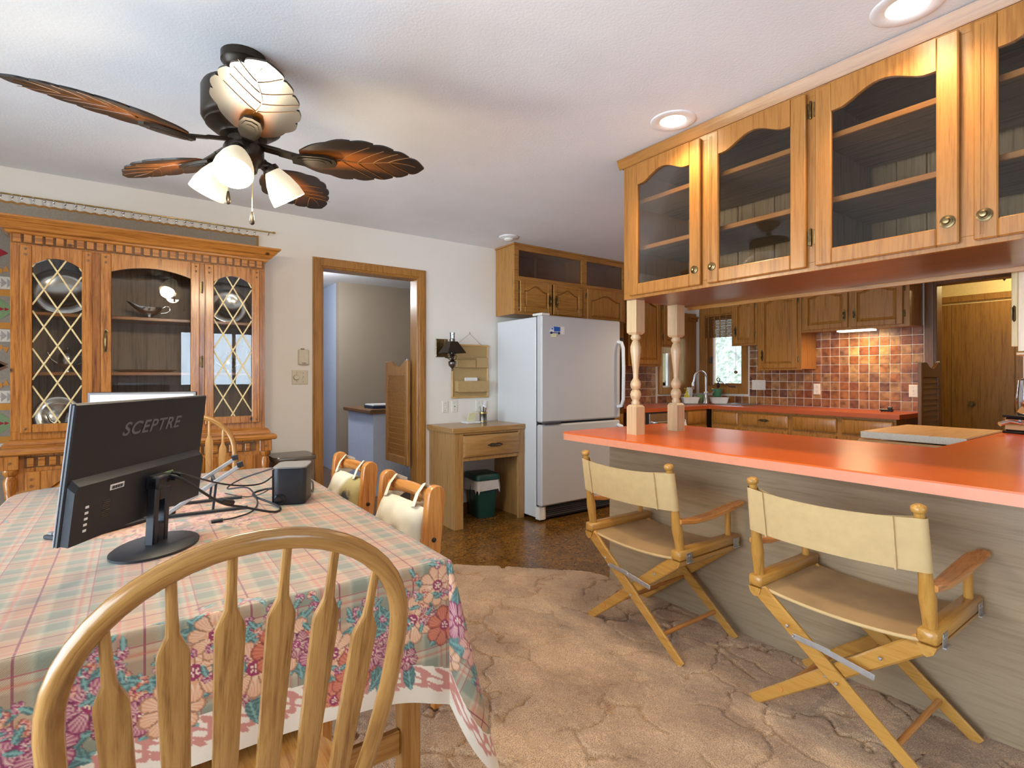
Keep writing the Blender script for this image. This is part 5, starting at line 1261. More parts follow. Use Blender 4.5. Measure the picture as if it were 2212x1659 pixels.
def paint(U, V, D, HEM):
    """flower print of the cloth: colour and opacity at cloth points (U,V); D = distance over the edge, HEM = distance to the hem"""
    col = np.zeros(U.shape + (3,)); al = np.zeros(U.shape)
    def put(mask, c, a=1.0):
        col[mask] = c; al[mask] = np.maximum(al[mask], a) if np.isscalar(a) else a[mask]
    cream = (.78, .66, .52)
    m = HEM < .095; put(m, cream)
    rg = np.random.default_rng(11)
    # rosy scroll border
    s = U * 1.0 + V * 1.0
    for k, (amp, ph, w) in enumerate(((.014, 0, .0055), (.014, PI, .0055))):
        hc = .058 + amp * np.sin(s * 2 * PI / .075 + ph); put((np.abs(HEM - hc) < w), (.56, .22, .17))
    put((np.hypot(((s / .0375) % 1 - .5) * .0375, HEM - .080) < .011), (.56, .22, .17))
    put((np.hypot(((s / .075) % 1 - .5) * .075, HEM - .040) < .009), (.56, .22, .17))
    BUR = np.array((.27, .015, .075)); ROSE = np.array((.54, .19, .16)); PEACH = np.array((.66, .30, .15)); CR = np.array((.80, .62, .44)); TEAL = np.array((.055, .13, .125)); SAGE = np.array((.13, .24, .21)); RED = np.array((.50, .09, .05)); MAG = np.array((.33, .025, .12))
    def leaf(x, y, L, w, ang, a=1.0):
        if not near(x, y, L): return
        dx = (U - x); dy = (V - y); p = dx * math.cos(ang) + dy * math.sin(ang); q = -dx * math.sin(ang) + dy * math.cos(ang)
        t = p / L; m = (t > 0) & (t < 1); wid = w * np.sin(PI * np.clip(t, 0, 1)) ** .8
        m &= np.abs(q) < wid
        put(m, TEAL, a); put(m & (np.abs(q) < .0022), SAGE * 1.5, a); put(m & (np.abs(((p + np.abs(q) * 1.2) / .012) % 1 - .5) < .22) & (np.abs(q) > .003), SAGE, a)
    bb = (U.min() - .1, U.max() + .1, V.min() - .1, V.max() + .1)
    def near(x, y, R): return bb[0] < x < bb[1] and bb[2] < y < bb[3]
    def flower(x, y, R, n, c1, c2, cc, ph=0, a=1.0):
        if not near(x, y, R): return
        dx = U - x; dy = V - y; r = np.hypot(dx, dy); f = np.arctan2(dy, dx) + ph
        rb = R * (.72 + .28 * np.abs(np.cos(n * f / 2)) ** .6); m = r < rb; q = r / np.maximum(rb, 1e-6)
        st = (.5 + .5 * np.cos(f * n * 5 + 6 * q)) * np.clip(1.5 - q, 0, 1)
        C = c1 * (1 - st[..., None] * .75) + c2 * st[..., None] * .75
        edge = (np.abs(np.cos(n * f / 2)) < .22) & (q > .3); C = np.where(edge[..., None], c1 * .45, C)
        C = np.where((q > .93)[..., None], c1 * .6, C)
        col[m] = C[m]; al[m] = a
        put(r < R * .26, cc, a); put((r < R * .16) & (np.cos(f * 5) > 0), CR, a)
    # bunches along every edge (they straddle the fold) and in the middle of the table
    spots = []
    def edge_pt(e, s, d):
        if e == 0: return (tx0 + s, ty0 - d)
        if e == 1: return (tx1 + d, ty0 + s)
        if e == 2: return (tx0 + s, ty1 + d)
        return (tx0 - d, ty0 + s)
    for e, Ln in ((0, tx1 - tx0), (1, ty1 - ty0), (2, tx1 - tx0), (3, ty1 - ty0)):
        n = int(Ln / .027)
        for i in range(n):
            s = (i + rg.random()) * Ln / n; wave = .150 + .03 * math.sin(s * 9)
            spots.append((e, s, wave + rg.normal() * .045, rg.random(), rg.random()))
    for e, s, d, q, w in spots:
        x, y = edge_pt(e, s, d)
        for k in range(5): leaf(x, y, .050 + .035 * rg.random(), .012 + .006 * rg.random(), rg.random() * 2 * PI)
    for e, s, d, q, w in spots:
        x, y = edge_pt(e, s, d)
        if q < .30: flower(x, y, .046 + .020 * w, 9, PEACH, CR, BUR, w * 6)
        elif q < .52: flower(x, y, .038 + .018 * w, 6, MAG, CR, BUR, w * 6)
        elif q < .72: flower(x, y, .042 + .018 * w, 7, RED, PEACH, BUR, w * 6)
        else: flower(x, y, .022 + .010 * w, 5, BUR, CR, MAG, w * 6)
    for e, s, d, q, w in spots:                                  # sprays of small buds above the bunches
        for k in range(3):
            x, y = edge_pt(e, s + rg.normal() * .04, d - .07 + rg.normal() * .02)
            flower(x, y, .011, 4, MAG if k else RED, CR, BUR, w * 5)
            leaf(x, y, .03, .006, rg.random() * 6)
    # corner bunches that hang in the flaps
    for cx_, cy_, sx_, sy_ in ((tx1, ty0, 1, -1), (tx0, ty0, -1, -1)):
        for d, o, R, c1 in ((.03, .005, .030, MAG), (.075, -.02, .040, PEACH), (.10, .035, .042, ROSE), (.16, -.02, .052, MAG), (.17, .05, .050, PEACH), (.235, .0, .05, ROSE), (.25, -.06, .034, PEACH), (.29, .035, .030, MAG), (.33, .0, .026, BUR)):
            x = cx_ + sx_ * (d * .707 + o); y = cy_ + sy_ * (d * .707 - o)
            for k in range(5): leaf(x, y, R * 1.7, R * .38, rg.random() * 6.28)
            flower(x, y, R, 8 if R > .035 else 6, c1, CR, BUR if c1 is not BUR else TEAL, d * 9)
    ctr = []
    for i in range(70):
        a = rg.random() * 2 * PI; r_ = math.sqrt(rg.random())
        ctr.append(((tx0 + tx1) / 2 + .20 * r_ * math.cos(a), (ty0 + ty1) / 2 + .55 * r_ * math.sin(a), rg.random(), rg.random()))
    for x, y, q, w in ctr:
        for k in range(2): leaf(x, y, .06, .014, rg.random() * 6.28, .75)
    for x, y, q, w in ctr:
        flower(x, y, .032 + .02 * w, 7, ROSE if q < .5 else PEACH, CR, BUR, w * 6, .75)
    al[(HEM < .030)] = 1; col[(HEM < .030)] = cream
    return col, al
def cloth():
    verts = []; faces = []; uvs = []; fc = []; fa_ = []
    def emit(X, Y, Z, U, V, D, HEM):
        n, m = X.shape; o = len(verts)
        c, a = paint(U, V, D, HEM)
        verts.extend(np.stack([X, Y, Z], -1).reshape(-1, 3).tolist()); uvs.extend(np.stack([U, V], -1).reshape(-1, 2).tolist())
        fc.append(np.concatenate([c, a[..., None]], -1).reshape(-1, 4))
        idx = np.arange(n * m).reshape(n, m) + o
        faces.extend(np.stack([idx[:-1, :-1], idx[1:, :-1], idx[1:, 1:], idx[:-1, 1:]], -1).reshape(-1, 4).tolist())
    rf = .012                                                    # rounded fold over the table edge
    xs = np.linspace(tx0, tx1, 190); ys = np.concatenate([np.linspace(ty0, 1.9, 150)[:-1], np.linspace(1.9, ty1, 160)])
    # clip the far corners: shrink the top rectangle there (rounded corners of the cloth's table)
    X, Y = np.meshgrid(xs, ys, indexing='ij'); big = np.full(X.shape, 9.)
    rc = .16
    hw = np.full(ys.shape, 0.); dy = np.clip(ys - (ty1 - rc), 0, rc); hw = rc - np.sqrt(np.maximum(rc * rc - dy * dy, 0))
    cxm = (tx0 + tx1) / 2; half = (tx1 - tx0) / 2
    XX = cxm + (X - cxm) * ((half - hw[None, :]) / half)
    Z = np.full(X.shape, TZ) + .0006 * np.sin(X * 31) * np.sin(Y * 27)
    emit(XX, Y, Z, XX, Y, big * 0, big)
    def hang(P0, P1, nx_, ny_, ns, nt, amp, seed, closelow=True):
        """drop panel from edge line P0->P1, outward normal (nx_,ny_)"""
        s = np.linspace(0, 1, ns); t = np.concatenate([np.linspace(0, .03, 8)[:-1], np.linspace(.03, 1, nt)])
        S, Tt = np.meshgrid(s, t, indexing='ij'); Ln = math.hypot(P1[0] - P0[0], P1[1] - P0[1])
        c = np.minimum(S, 1 - S) * Ln
        Ldrop = .285 + .10 * np.exp(-c / .20) if closelow else .20 + .10 * np.exp(-c / .2)
        d = Tt * Ldrop
        a = np.minimum(d / rf, PI / 2); out = rf * np.sin(a) * .8; dz_ = np.where(d < rf * PI / 2, rf * (1 - np.cos(a)), d - rf * (PI / 2 - 1))
        w = amp * (np.sin(S * Ln * 11 + seed) + .6 * np.sin(S * Ln * 23 + 2 * seed)) * (d / .3)
        # a pleat draws the panel in beside each corner
        pin = .010 * np.exp(-(c / .035) ** 2) * (d / .3)
        off = out + .010 * (d / .3) + w - pin
        bx = P0[0] + (P1[0] - P0[0]) * S; by_ = P0[1] + (P1[1] - P0[1]) * S
        emit(bx + nx_ * off, by_ + ny_ * off, TZ - dz_, bx + nx_ * d, by_ + ny_ * d, d, Ldrop - d)
    hang((tx0, ty0), (tx1, ty0), 0, -1, 380, 120, .006, 1.0)
    hang((tx1, ty0), (tx1, ty1 - rc), 1, 0, 160, 40, .006, 2.0)
    hang((tx0, ty0), (tx0, ty1 - rc), -1, 0, 160, 40, .006, 3.0)
    hang((tx0 + rc, ty1), (tx1 - rc, ty1), 0, 1, 90, 30, .006, 4.0, False)
    def corner(cx_, cy_, a0, a1, r, ns, nt, big_):
        s = np.linspace(0, 1, ns); t = np.concatenate([np.linspace(0, .03, 8)[:-1], np.linspace(.03, 1, nt)])
        S, Tt = np.meshgrid(s, t, indexing='ij'); A = a0 + (a1 - a0) * S; q = np.sin(PI * S)
        Ldrop = (.385 + .165 * q ** 1.3) if big_ else .30 + .04 * q
        d = Tt * Ldrop; a = np.minimum(d / rf, PI / 2); out = rf * np.sin(a) * .8; dz_ = np.where(d < rf * PI / 2, rf * (1 - np.cos(a)), d - rf * (PI / 2 - 1))
        AU = (a0 + a1) / 2 + (A - (a0 + a1) / 2) * (.42 if big_ else 1)
        if big_:                                                 # a hanging flap folded in two at the corner
            off = out + (d / .5) * (.004 + .115 * q ** .8)
        else: off = out + .012 * d / .3
        emit(cx_ + (r + off) * np.cos(A), cy_ + (r + off) * np.sin(A), TZ - dz_, cx_ + (r + d) * np.cos(AU), cy_ + (r + d) * np.sin(AU), d, Ldrop - d)
    corner(tx1, ty0, -PI / 2, 0, 0, 90, 130, True); corner(tx0, ty0, -PI, -PI / 2, 0, 50, 80, True)
    corner(tx1 - rc, ty1 - rc, 0, PI / 2, rc, 40, 30, False); corner(tx0 + rc, ty1 - rc, PI / 2, PI, rc, 40, 30, False)
    me = bpy.data.meshes.new('tablecloth'); me.from_pydata(verts, [], faces)
    uvl = me.uv_layers.new(name='UVMap'); lv = np.zeros(len(me.loops), dtype=np.int32); me.loops.foreach_get('vertex_index', lv)
    uvl.data.foreach_set('uv', np.array(uvs)[lv].astype(np.float32).ravel())
    at = me.attributes.new('flower', 'FLOAT_COLOR', 'POINT'); at.data.foreach_set('color', np.concatenate(fc).astype(np.float32).ravel())
    me.materials.append(MATS['tablecloth']); me.shade_smooth()
    o = bpy.data.objects.new('tablecloth', me); COL.objects.link(o)
    md = o.modifiers.new('weld', 'WELD'); md.merge_threshold = .0004
    tag(o, 'plaid and floral printed tablecloth draped over the dining table', 'tablecloth')
cloth()
# ================================================================ hoop back chairs
def windsor(loc, rz, label):
    t = thing('windsor_chair', label, 'chair', loc, rz, 'hoop back oak chairs')
    sz = .445
    # seat: saddle shaped shield
    L = []
    out = []
    for i in range(36):
        a = 2 * PI * i / 36; k = 1 if math.sin(a) > 0 else 1.0
        out.append((.225 * math.copysign(abs(math.cos(a)) ** .75, math.cos(a)) * (1 - .08 * max(0, -math.sin(a))), .20 * math.copysign(abs(math.sin(a)) ** .8, math.sin(a))))
    for k, z in ((.80, sz - .034), (.97, sz - .024), (1, sz - .010), (.98, sz), (.80, sz - .003), (.5, sz - .010), (.2, sz - .012)): L.append([(x * k, y * k, z) for x, y in out])
    B().loft(L).obj('seat', 'seatoakY', t, 50)
    def tilt(z): return -.165 - (z - sz) * .30
    zc = .82; hz = 1.025; hw_ = .216
    def hoopw(z): return .150 + (hw_ - .150) * math.sin(PI / 2 * min(1, (z - sz) / (zc - sz))) ** .8
    pts = []
    for i in range(9): z = sz - .01 + (zc - sz + .01) * i / 8; pts.append((-hoopw(max(z, sz)), z))
    for i in range(1, 24): a = PI - PI * i / 24; pts.append((hw_ * math.cos(a), zc + (hz - zc) * math.sin(a) ** .9))
    for i in range(8, -1, -1): z = sz - .01 + (zc - sz + .01) * i / 8; pts.append((hoopw(max(z, sz)), z))
    hp = B().tube([(x, tilt(z), z) for x, z in pts], .0150, 12, True, (.85, (0, 1, 0))).obj('hoop', 'windsorU', t, 60)
    uvl = hp.data.uv_layers.new(name='UVMap'); ln = [0]
    for p_, q_ in zip(pts[:-1], pts[1:]): ln.append(ln[-1] + math.hypot(p_[0] - q_[0], p_[1] - q_[1]))
    for lp in hp.data.loops: k_ = lp.vertex_index; uvl.data[lp.index].uv = (.015 * math.cos(2 * PI * (k_ % 12) / 12) + .012 * math.sin(2 * PI * (k_ % 12) / 12), ln[min(k_ // 12, len(ln) - 1)])
    for i in range(6):
        xt = (i - 2.5) * .066; xb = xt * .80
        zt = zc + (hz - zc) * math.sqrt(max(0, 1 - (xt / hw_) ** 2)) ** .9 - .006
        def P(z): q = (z - sz) / (zt - sz); return xb + (xt - xb) * q
        L = []
        for z, hwid, th in ((sz - .004, .011, .008), (sz + .05, .0150, .0075), (zt - .30, .0172, .0075), (zt - .118, .0190, .0075), (zt - .108, .0182, .0075), (zt - .082, .0085, .0075), (zt - .055, .0068, .0070), (zt, .0064, .0064)):
            ring = []; fl = hwid > .0105
            for k in range(12):
                a = 2 * PI * k / 12; cx_ = math.cos(a); sy_ = math.sin(a); e = .28 if fl else 1
                ring.append((P(z) + hwid * math.copysign(abs(cx_) ** e, cx_), tilt(z) + th * math.copysign(abs(sy_) ** e, sy_), z))
            L.append(ring)
        B().loft(L).obj('slat', 'windsorZ', t, 28)
    for sx in (-1, 1):
        for sy in (-1, 1):
            x0_, y0_ = .15 * sx, .13 * sy; x1_, y1_ = .205 * sx, .205 * sy
            ps = [(x0_ + (x1_ - x0_) * q, y0_ + (y1_ - y0_) * q, sz - .02 + (.0145 - sz + .02) * q) for q in (0, .1, .25, .4, .5, .55, .7, 1)]
            B().tube(ps, [.013, .015, .020, .022, .016, .020, .017, .011], 10).obj('leg', 'windsorZ', t, 60)
    for sx in (-1, 1): B().tube([(.182 * sx, -.175, .20), (.182 * sx, 0, .20), (.182 * sx, .175, .20)], [.009, .013, .009], 8).obj('stretcher', 'windsorY', t, 60)
    B().tube([(-.175, 0, .20), (0, 0, .20), (.175, 0, .20)], [.009, .013, .009], 8).obj('stretcher', 'windsorX', t, 60)
windsor((.135, 1.09, 0), 0, 'hoop back oak chair in the foreground, seen from behind')
windsor((.235, 2.98, 0), PI, 'hoop back oak chair on the far side of the table')
# ================================================================ cushioned side chairs
def side_chair(loc, rz, label, flowers):
    t = thing('captain_chair', label, 'chair', loc, rz, 'cushioned oak chairs beside the table')     # faces -X, back at +X
    for sy in (-1, 1):
        y = .205 * sy; prof = []
        W0 = .036
        for i in range(9): a = PI * i / 8; prof.append((W0 * math.cos(a), .80 + W0 * math.sin(a)))
        poly = [(.10 + .0, .42), (.03, .42)] if False else None
        L = []
        for yy, k in ((y - .019, .9), (y - .014, 1), (y + .014, 1), (y + .019, .9)):
            L.append([(.165 + W0 * k, yy, .45)] + [(.20 + x * k, yy, z if k == 1 else z - .003) for x, z in prof] + [(.165 - W0 * k, yy, .45)])
        B().loft(L).obj('back_post', 'cherryZ', t, 40)
        B().bar((.20, y, .45), (.205, y, .013), .034, .044, (1, 0, 0), .004, .8).obj('leg', 'cherryZ', t, 30)
        B().bar((-.19, y, .43), (-.205, y, .013), .034, .040, (1, 0, 0), .004, .85).obj('leg', 'cherryZ', t, 30)
        B().bar((-.18, y, .22), (.19, y, .22), .018, .03, (0, 0, 1), .004).obj('stretcher', 'cherryX', t, 30)
        B().lathe([(.009, .0), (.009, .003 * sy), (.005, .006 * sy), (0, .0065 * sy)], (.185, y + .019 * sy, .64), 10, 'y').obj('bolt', 'bronze', t, 50)
    b = B(); L = []
    for i in range(9):
        y = -.19 + .38 * i / 8; bow = .018 * math.cos(PI * (i / 8 - .5)); zc_ = .775 + .012 * math.cos(PI * (i / 8 - .5))
        L.append([(.20 + bow + .016 * math.cos(a), y, zc_ + .026 * math.sin(a)) for a in [2 * PI * k / 12 for k in range(12)]])
    b.loft(L); b.obj('crest_rail', 'cherryY', t, 50)
    b = B(); b.box(.16, .185, -.19, .19, .50, .55, .005); b.obj('lower_rail', 'cherryY', t)
    B().box(-.215, .20, -.215, .215, .415, .445, .010).obj('seat', 'cherryX', t)
    # back cushion tied to the rail
    def pillow(y0, y1, name, mat, bulge, seed):
        n = 16; vs = []; fs = []
        for side in (0, 1):
            for i in range(n + 1):
                for j in range(n + 1):
                    u = -1 + 2 * i / n; v = -1 + 2 * j / n
                    th = bulge * (max(0, 1 - abs(u) ** 3.5) * max(0, 1 - abs(v) ** 3.5)) ** .6
                    pk = .004 * math.sin(u * 9 + seed) * math.sin(v * 7 + seed) * (1 if side else 0) - (.016 * math.exp(-((abs(u) - .35) / .12) ** 2 - (v / .16) ** 2) if side else 0)
                    y = (y0 + y1) / 2 + (y1 - y0) / 2 * u * (1 - .04 * v * v); z = .640 + .112 * v * (1 - .05 * u * u)
                    vs.append((.150 + .25 * (z - .64) - (th + pk if side else -.012 * (th / bulge)), y, z))
        m_ = n + 1
        for s_ in (0, 1):
            for i in range(n):
                for j in range(n): a = s_ * m_ * m_ + i * m_ + j; fs.append((a, a + 1, a + m_ + 1, a + m_))
        rim = [i * m_ for i in range(n)] + [n * m_ + j for j in range(n)] + [(n - i) * m_ + n for i in range(n)] + [n - j for j in range(n)]
        for a, c in zip(rim, rim[1:] + rim[:1]): fs.append((a, c, c + m_ * m_, a + m_ * m_))
        return B().add(vs, fs).obj(name, mat, t, 60)
    c = pillow(-.185, .185, 'cushion', 'cushion_flower' if flowers else 'cushion', .055, 1.3)
    for y in (-.12, .13):
        b = B(); pts = [(.152, y, .745), (.176, y + .01, .79), (.205, y + .012, .822), (.240, y + .012, .80), (.236, y + .01, .76), (.20, y + .02, .735), (.17, y + .03, .74)]
        b.tube(pts, .019, 8, True, (.22, (1, 0, .4))); b.obj('tie', 'cushion', c, 60)
def flowercushion():
    m, nt, b = newmat('cushion_flower'); L = nt.links.new; tc = N(nt, 'ShaderNodeTexCoord'); sp = N(nt, 'ShaderNodeSeparateXYZ'); L(tc.outputs['Object'], sp.inputs[0])
    # olive painted half with a dark petalled flower head
    r1 = ramp(nt, [(.0, (.40, .32, .13)), (.30, (.42, .34, .15)), (.40, (.74, .70, .56))], (lambda mm: (L(sp.outputs[1], mm.inputs[0]), mm.outputs[0])[1])(N(nt, 'ShaderNodeMapRange')))
    nt.nodes[-2].inputs[1].default_value = -.185 if False else -.185
    for n_ in nt.nodes:
        if n_.bl_idname == 'ShaderNodeMapRange': n_.inputs[1].default_value = -.19; n_.inputs[2].default_value = .19
    v = N(nt, 'ShaderNodeVectorMath', operation='DISTANCE'); L(tc.outputs['Object'], v.inputs[0]); v.inputs[1].default_value = (.10, -.115, .65)
    nz = N(nt, 'ShaderNodeTexNoise'); nz.inputs['Scale'].default_value = 60; L(tc.outputs['Object'], nz.inputs[0])
    ad = N(nt, 'ShaderNodeMath', operation='MULTIPLY_ADD'); ad.inputs[1].default_value = .05; L(nz.outputs[0], ad.inputs[0]); L(v.outputs[1], ad.inputs[2])
    r2 = ramp(nt, [(.055, (1, 1, 1)), (.085, (0, 0, 0))], ad.outputs[0])
    mx = N(nt, 'ShaderNodeMix', data_type='RGBA'); L(r2.outputs[0], mx.inputs[0]); L(r1.outputs[0], mx.inputs[6]); mx.inputs[7].default_value = (.035, .04, .045, 1)
    L(mx.outputs[2], b.inputs['Base Color']); b.inputs['Roughness'].default_value = .9
flowercushion()
side_chair((.70, 1.955, 0), .03, 'oak side chair with plain cream back cushion nearest the viewer', False)
side_chair((.70, 2.62, 0), .02, 'oak side chair whose back cushion shows a dark flower', True)
# ================================================================ director's chairs
def director(loc, rz, label, plain_seat):
    t = thing('director_chair', label, 'chair', loc, rz, 'canvas director chairs at the counter')   # faces +X
    zr = .452
    for sy in (-1, 1):
        y = .262 * sy
        b = B(); b.box(-.225, .225, y - .026, y + .026, zr, zr + .042, .007); b.obj('seat_rail', 'beechX', t, 50)
        b = B(); b.prism([(y - .024 * sy * -1, zr - .002), (y + .024 * sy * -1, zr - .002), (y + .018 * sy * -1, zr - .026), (y, zr - .036), (y + .016 * sy, zr - .024)], -.225, .225, 'yz'); b.obj('lower_rail', 'beechX', t, 30)
        # rear post
        L = []
        for q, r_ in ((0, .0185), (.12, .0195), (.25, .0225), (.40, .0185), (.62, .0145), (.92, .0135), (.935, .0135), (.945, .019), (.965, .0205), (.985, .019), (1, .010)):
            L.append((q, r_))
        B().tube([(-.192 - .065 * q, y * (1 - .04 * q), zr + .036 + .375 * q) for q, r_ in L], [r_ for q, r_ in L], 14).obj('back_post', 'beechZ', t, 50)
        B().tube([(.165, y, zr + .036), (.160, y, zr + .172)], .0135, 10).obj('arm_post', 'beechZ', t, 60)
        # arm rest: flat, curving outwards at the front
        P_ = [(-.215, .008), (-.12, .008), (.0, .004), (.10, .008), (.17, .016), (.222, .028)]; L = []
        for i, (x, o) in enumerate(P_):
            hwid = (.017, .022, .026, .027, .026, .018)[i]; yy = y + o * sy; zz = zr + .156 + (.0, -.012, -.012, .0, .014, .022)[i]
            L.append([(x, yy - hwid, zz + .004), (x, yy - hwid + .005, zz), (x, yy + hwid - .005, zz), (x, yy + hwid, zz + .004), (x, yy + hwid, zz + .016), (x, yy + hwid - .005, zz + .020), (x, yy - hwid + .005, zz + .020), (x, yy - hwid, zz + .016)])
        B().loft(L).obj('armrest', 'cherryX', t, 30)
        for x in (-.165, .185):
            b = B(); b.box(x - .022, x + .022, y + .0265 * sy, y + .0285 * sy, zr - .010, zr + .030, .0005); b.box(x - .022, x + .022, y + .026 * sy, y + .036 * sy, zr - .013, zr - .008, .001)
            for dx, dz2 in ((-.012, .02), (.0, .02), (.012, .02)): b.lathe([(.003, .0285 * sy), (.0025, .030 * sy), (0, .0302 * sy)], (x + dx, y, zr + dz2 - .004), 6, 'y')
            b.obj('bracket', 'zinc', t, 40)
    # crossed legs, front and rear pair
    for x in (-.20, .20):
        for sg, dx in ((1, -.010), (-1, .010)):
            a = (x + dx, -.285 * sg, .012); c = (x + dx, .245 * sg, zr - .012)
            B().bar(c, a, .020, .058, (0, 1, .2), .007, .66).obj('leg', 'beechY', t, 30)
    for sg in (-1, 1):
        dx = .010 * sg
        q = .20; yy = (-.285 + .53 * q) * -sg; zz = .015 + .43 * q
        B().tube([(-.20, yy, zz), (.20, yy, zz)], .010, 8).obj('stretcher', 'cherryX', t, 60)
    b = B(); b.tube([(-.195, .0, .216), (.205, 0, .216)], .008, 8); b.obj('pivot_rod', 'cherryX', t, 60)
    # metal stay between the rear legs
    p0 = (-.225, .12, .325); p1 = (-.226, .0, .318); p2 = (-.225, -.128, .295)
    b = B(); b.bar(p0, p1, .0025, .020, (0, 0, 1), .0008); b.bar((-.229, .02, .320), (-.228, -.130, .295), .0025, .020, (0, 0, 1), .0008)
    for p in (p0, p1, p2): b.lathe([(.005, -.004), (.004, -.007), (0, -.0075)], p, 8, 'x')
    b.obj('stay', 'zinc', t, 30)
    for sg in (1, -1):
        for q in (.5, .80): B().lathe([(.006, -.011), (.0045, -.014), (0, -.0145)], (-.209 - (.012 if sg > 0 else -.008), (-.285 + .53 * q) * sg, .012 + .428 * q), 8, 'x').obj('rivet', 'zinc', t, 50)
    # canvas back with sleeves round the posts
    ny, nz_ = 40, 10; outer = []; 
    def bx(q): return -.192 - .065 * q
    vs = []; fs = []; zb, zt = .47, .90
    path = []
    yp = .255
    for i in range(7): a = -PI / 2 - PI * i / 6 + PI; path.append((yp + .020 * math.cos(a) , .021 * math.sin(a), 1))
    path = []
    for i in range(9): a = PI / 2 - PI * i / 8; path.append((yp + .022 * math.cos(a), .022 * math.sin(a)))       # round the +y post: inner side to outer side (x offset)
    nmid = 20
    for i in range(1, nmid): y = yp - 2 * yp * i / nmid; path.append((y, -.022 - .030 * math.sin(PI * i / nmid) ** .8))
    for i in range(9): a = -PI / 2 - PI * i / 8; path.append((-yp + .022 * math.cos(a), .022 * math.sin(a)))
    for i in range(1, nmid): y = -yp + 2 * yp * i / nmid; path.append((y, .022 - (.038 if True else 0) * min(1, 6 * min(i, nmid - i) / nmid) - .030 * math.sin(PI * i / nmid) ** .8))
    L = []
    for k in range(8):
        q = zb + (zt - zb) * k / 7; z = zr + .036 + .375 * q; ring = []
        for y, dx in path:
            mid = max(0, 1 - (y / yp) ** 2); ring.append((bx(q) + dx, y * (1 - .04 * q) / .98, z - .012 * mid * (1 if k > 3 else .4)))
        L.append(ring)
    b = B(); b.loft(L, False, False); cv = b.obj('back_canvas', 'canvas', t, 60)
    for sg in (1, -1):
        b = B(); b.loft([[(bx(q) - .026 - .016, (.195) * sg, zr + .036 + .375 * q - .004), (bx(q) - .026 - .0175, .198 * sg, zr + .036 + .375 * q - .004), (bx(q) - .026 - .016, .201 * sg, zr + .036 + .375 * q - .004)] for q in (zb, (zb + zt) / 2, zt)], False, False, False); b.obj('seam', 'canvas', cv, 60)
    # canvas seat
    n = 16; vs = []; fs = []
    for s_ in (0, 1):
        for i in range(n + 1):
            for j in range(n + 1):
                y = -.25 + .50 * j / n; x = -.205 + .41 * i / n; u = y / .25; v = (2 * i / n - 1)
                vs.append((x, y, zr + .002 - .020 * (1 - abs(u) ** 2.2) * (.8 + .2 * v * v) + (.004 if s_ else 0)))
    m_ = n + 1
    for s_ in (0, 1):
        for i in range(n):
            for j in range(n): a = s_ * m_ * m_ + i * m_ + j; fs.append((a, a + 1, a + m_ + 1, a + m_))
    rim = [i * m_ for i in range(n)] + [n * m_ + j for j in range(n)] + [(n - i) * m_ + n for i in range(n)] + [n - j for j in range(n)]
    for a, c in zip(rim, rim[1:] + rim[:1]): fs.append((a, c, c + m_ * m_, a + m_ * m_))
    sc_ = B().add(vs, fs).obj('seat_canvas', 'canvas_seat', t, 60)
    b = B(); b.tube([(-.206, -.25 + .5 * j / 16, zr + .002 - .020 * (1 - abs(2 * j / 16 - 1) ** 2.2)) for j in range(17)], .006, 8); b.obj('hem', 'canvas', sc_, 60)
director((2.085, 1.675, .006), 0, 'cream canvas director chair nearer the refrigerator', True)
director((2.098, .808, .006), 0, 'cream canvas director chair nearest the right edge', False)
# ================================================================ things on the dining table
TT = TZ + .001
m_ang = math.atan2(.47, .307)
mo = thing('monitor', 'black monitor seen from behind with maker name on its back', 'monitor', (.05, 1.79, TT), m_ang)   # local x along the panel, -y = back of the panel (towards the viewer)
L = []
for k, z in ((1, 0), (1, .006), (.93, .011), (.3, .016), (.15, .017)): L.append([(.135 * k * math.cos(a), .095 * k * math.sin(a), z) for a in [2 * PI * i / 40 for i in range(40)]])
B().loft(L).obj('base', 'black', mo, 40)
def column():
    b = B()
    for x0_, x1_, z0_, z1_ in ((-.034, -.014, .012, .195), (.014, .034, .012, .195), (-.014, .014, .012, .07), (-.014, .014, .135, .195)): b.box(x0_, x1_, -.012, .012, z0_, z1_, .003)
    b.box(-.034, .034, -.016, .02, .165, .205, .006); return b
c_ = column().obj('stand_column', 'black', mo, 40); c_.rotation_euler = (math.radians(3), 0, 0)
for x in (-.016, .012): B().lathe([(.006, -.0165), (.006, -.012)], (x, 0, .188), 10, 'y').obj('screw_cap', 'blackgloss', c_)
pw, ph, pz = .552, .328, .092
MP = T(-.018, .035, pz) @ Matrix.Rotation(math.radians(7), 4, 'X')
b = B(MP); b.box(-pw / 2, pw / 2, 0, .010, 0, ph, .003); pn = b.obj('panel', 'black', mo)
b = B(MP); b.box(-pw / 2 + .0, pw / 2, .010, .014, 0, ph, .001); b.obj('bezel', 'greyplastic', mo)
B(MP).box(-pw / 2 + .006, pw / 2 - .006, .014, .0148, .016, ph - .006, 0).obj('screen', 'blackgloss', mo, 0)
b = B(MP)
sh = [(-pw / 2 + .004, .003), (pw / 2 - .004, .003), (pw / 2 - .004, .138), (pw / 2 - .016, .152), (-pw / 2 + .016, .152), (-pw / 2 + .004, .138)]
cx_, cz_ = 0, .08
b.loft([[(x, 0, z) for x, z in sh], [(x * .995, -.005, .07 + (z - .07) * .97 - .003) for x, z in sh], [(x * .988, -.0162, .07 + (z - .07) * .92 - .008) for x, z in sh]], False, True); hump = b.obj('rear_housing', 'black', mo, 30)
for i in range(5):
    B(MP).box(-pw / 2 + .045, -pw / 2 + .056, -.0175, -.0160, .025 + i * .014, .031 + i * .014, .0005).obj('button_mark', 'paper', hump, 0)
b = B(MP)
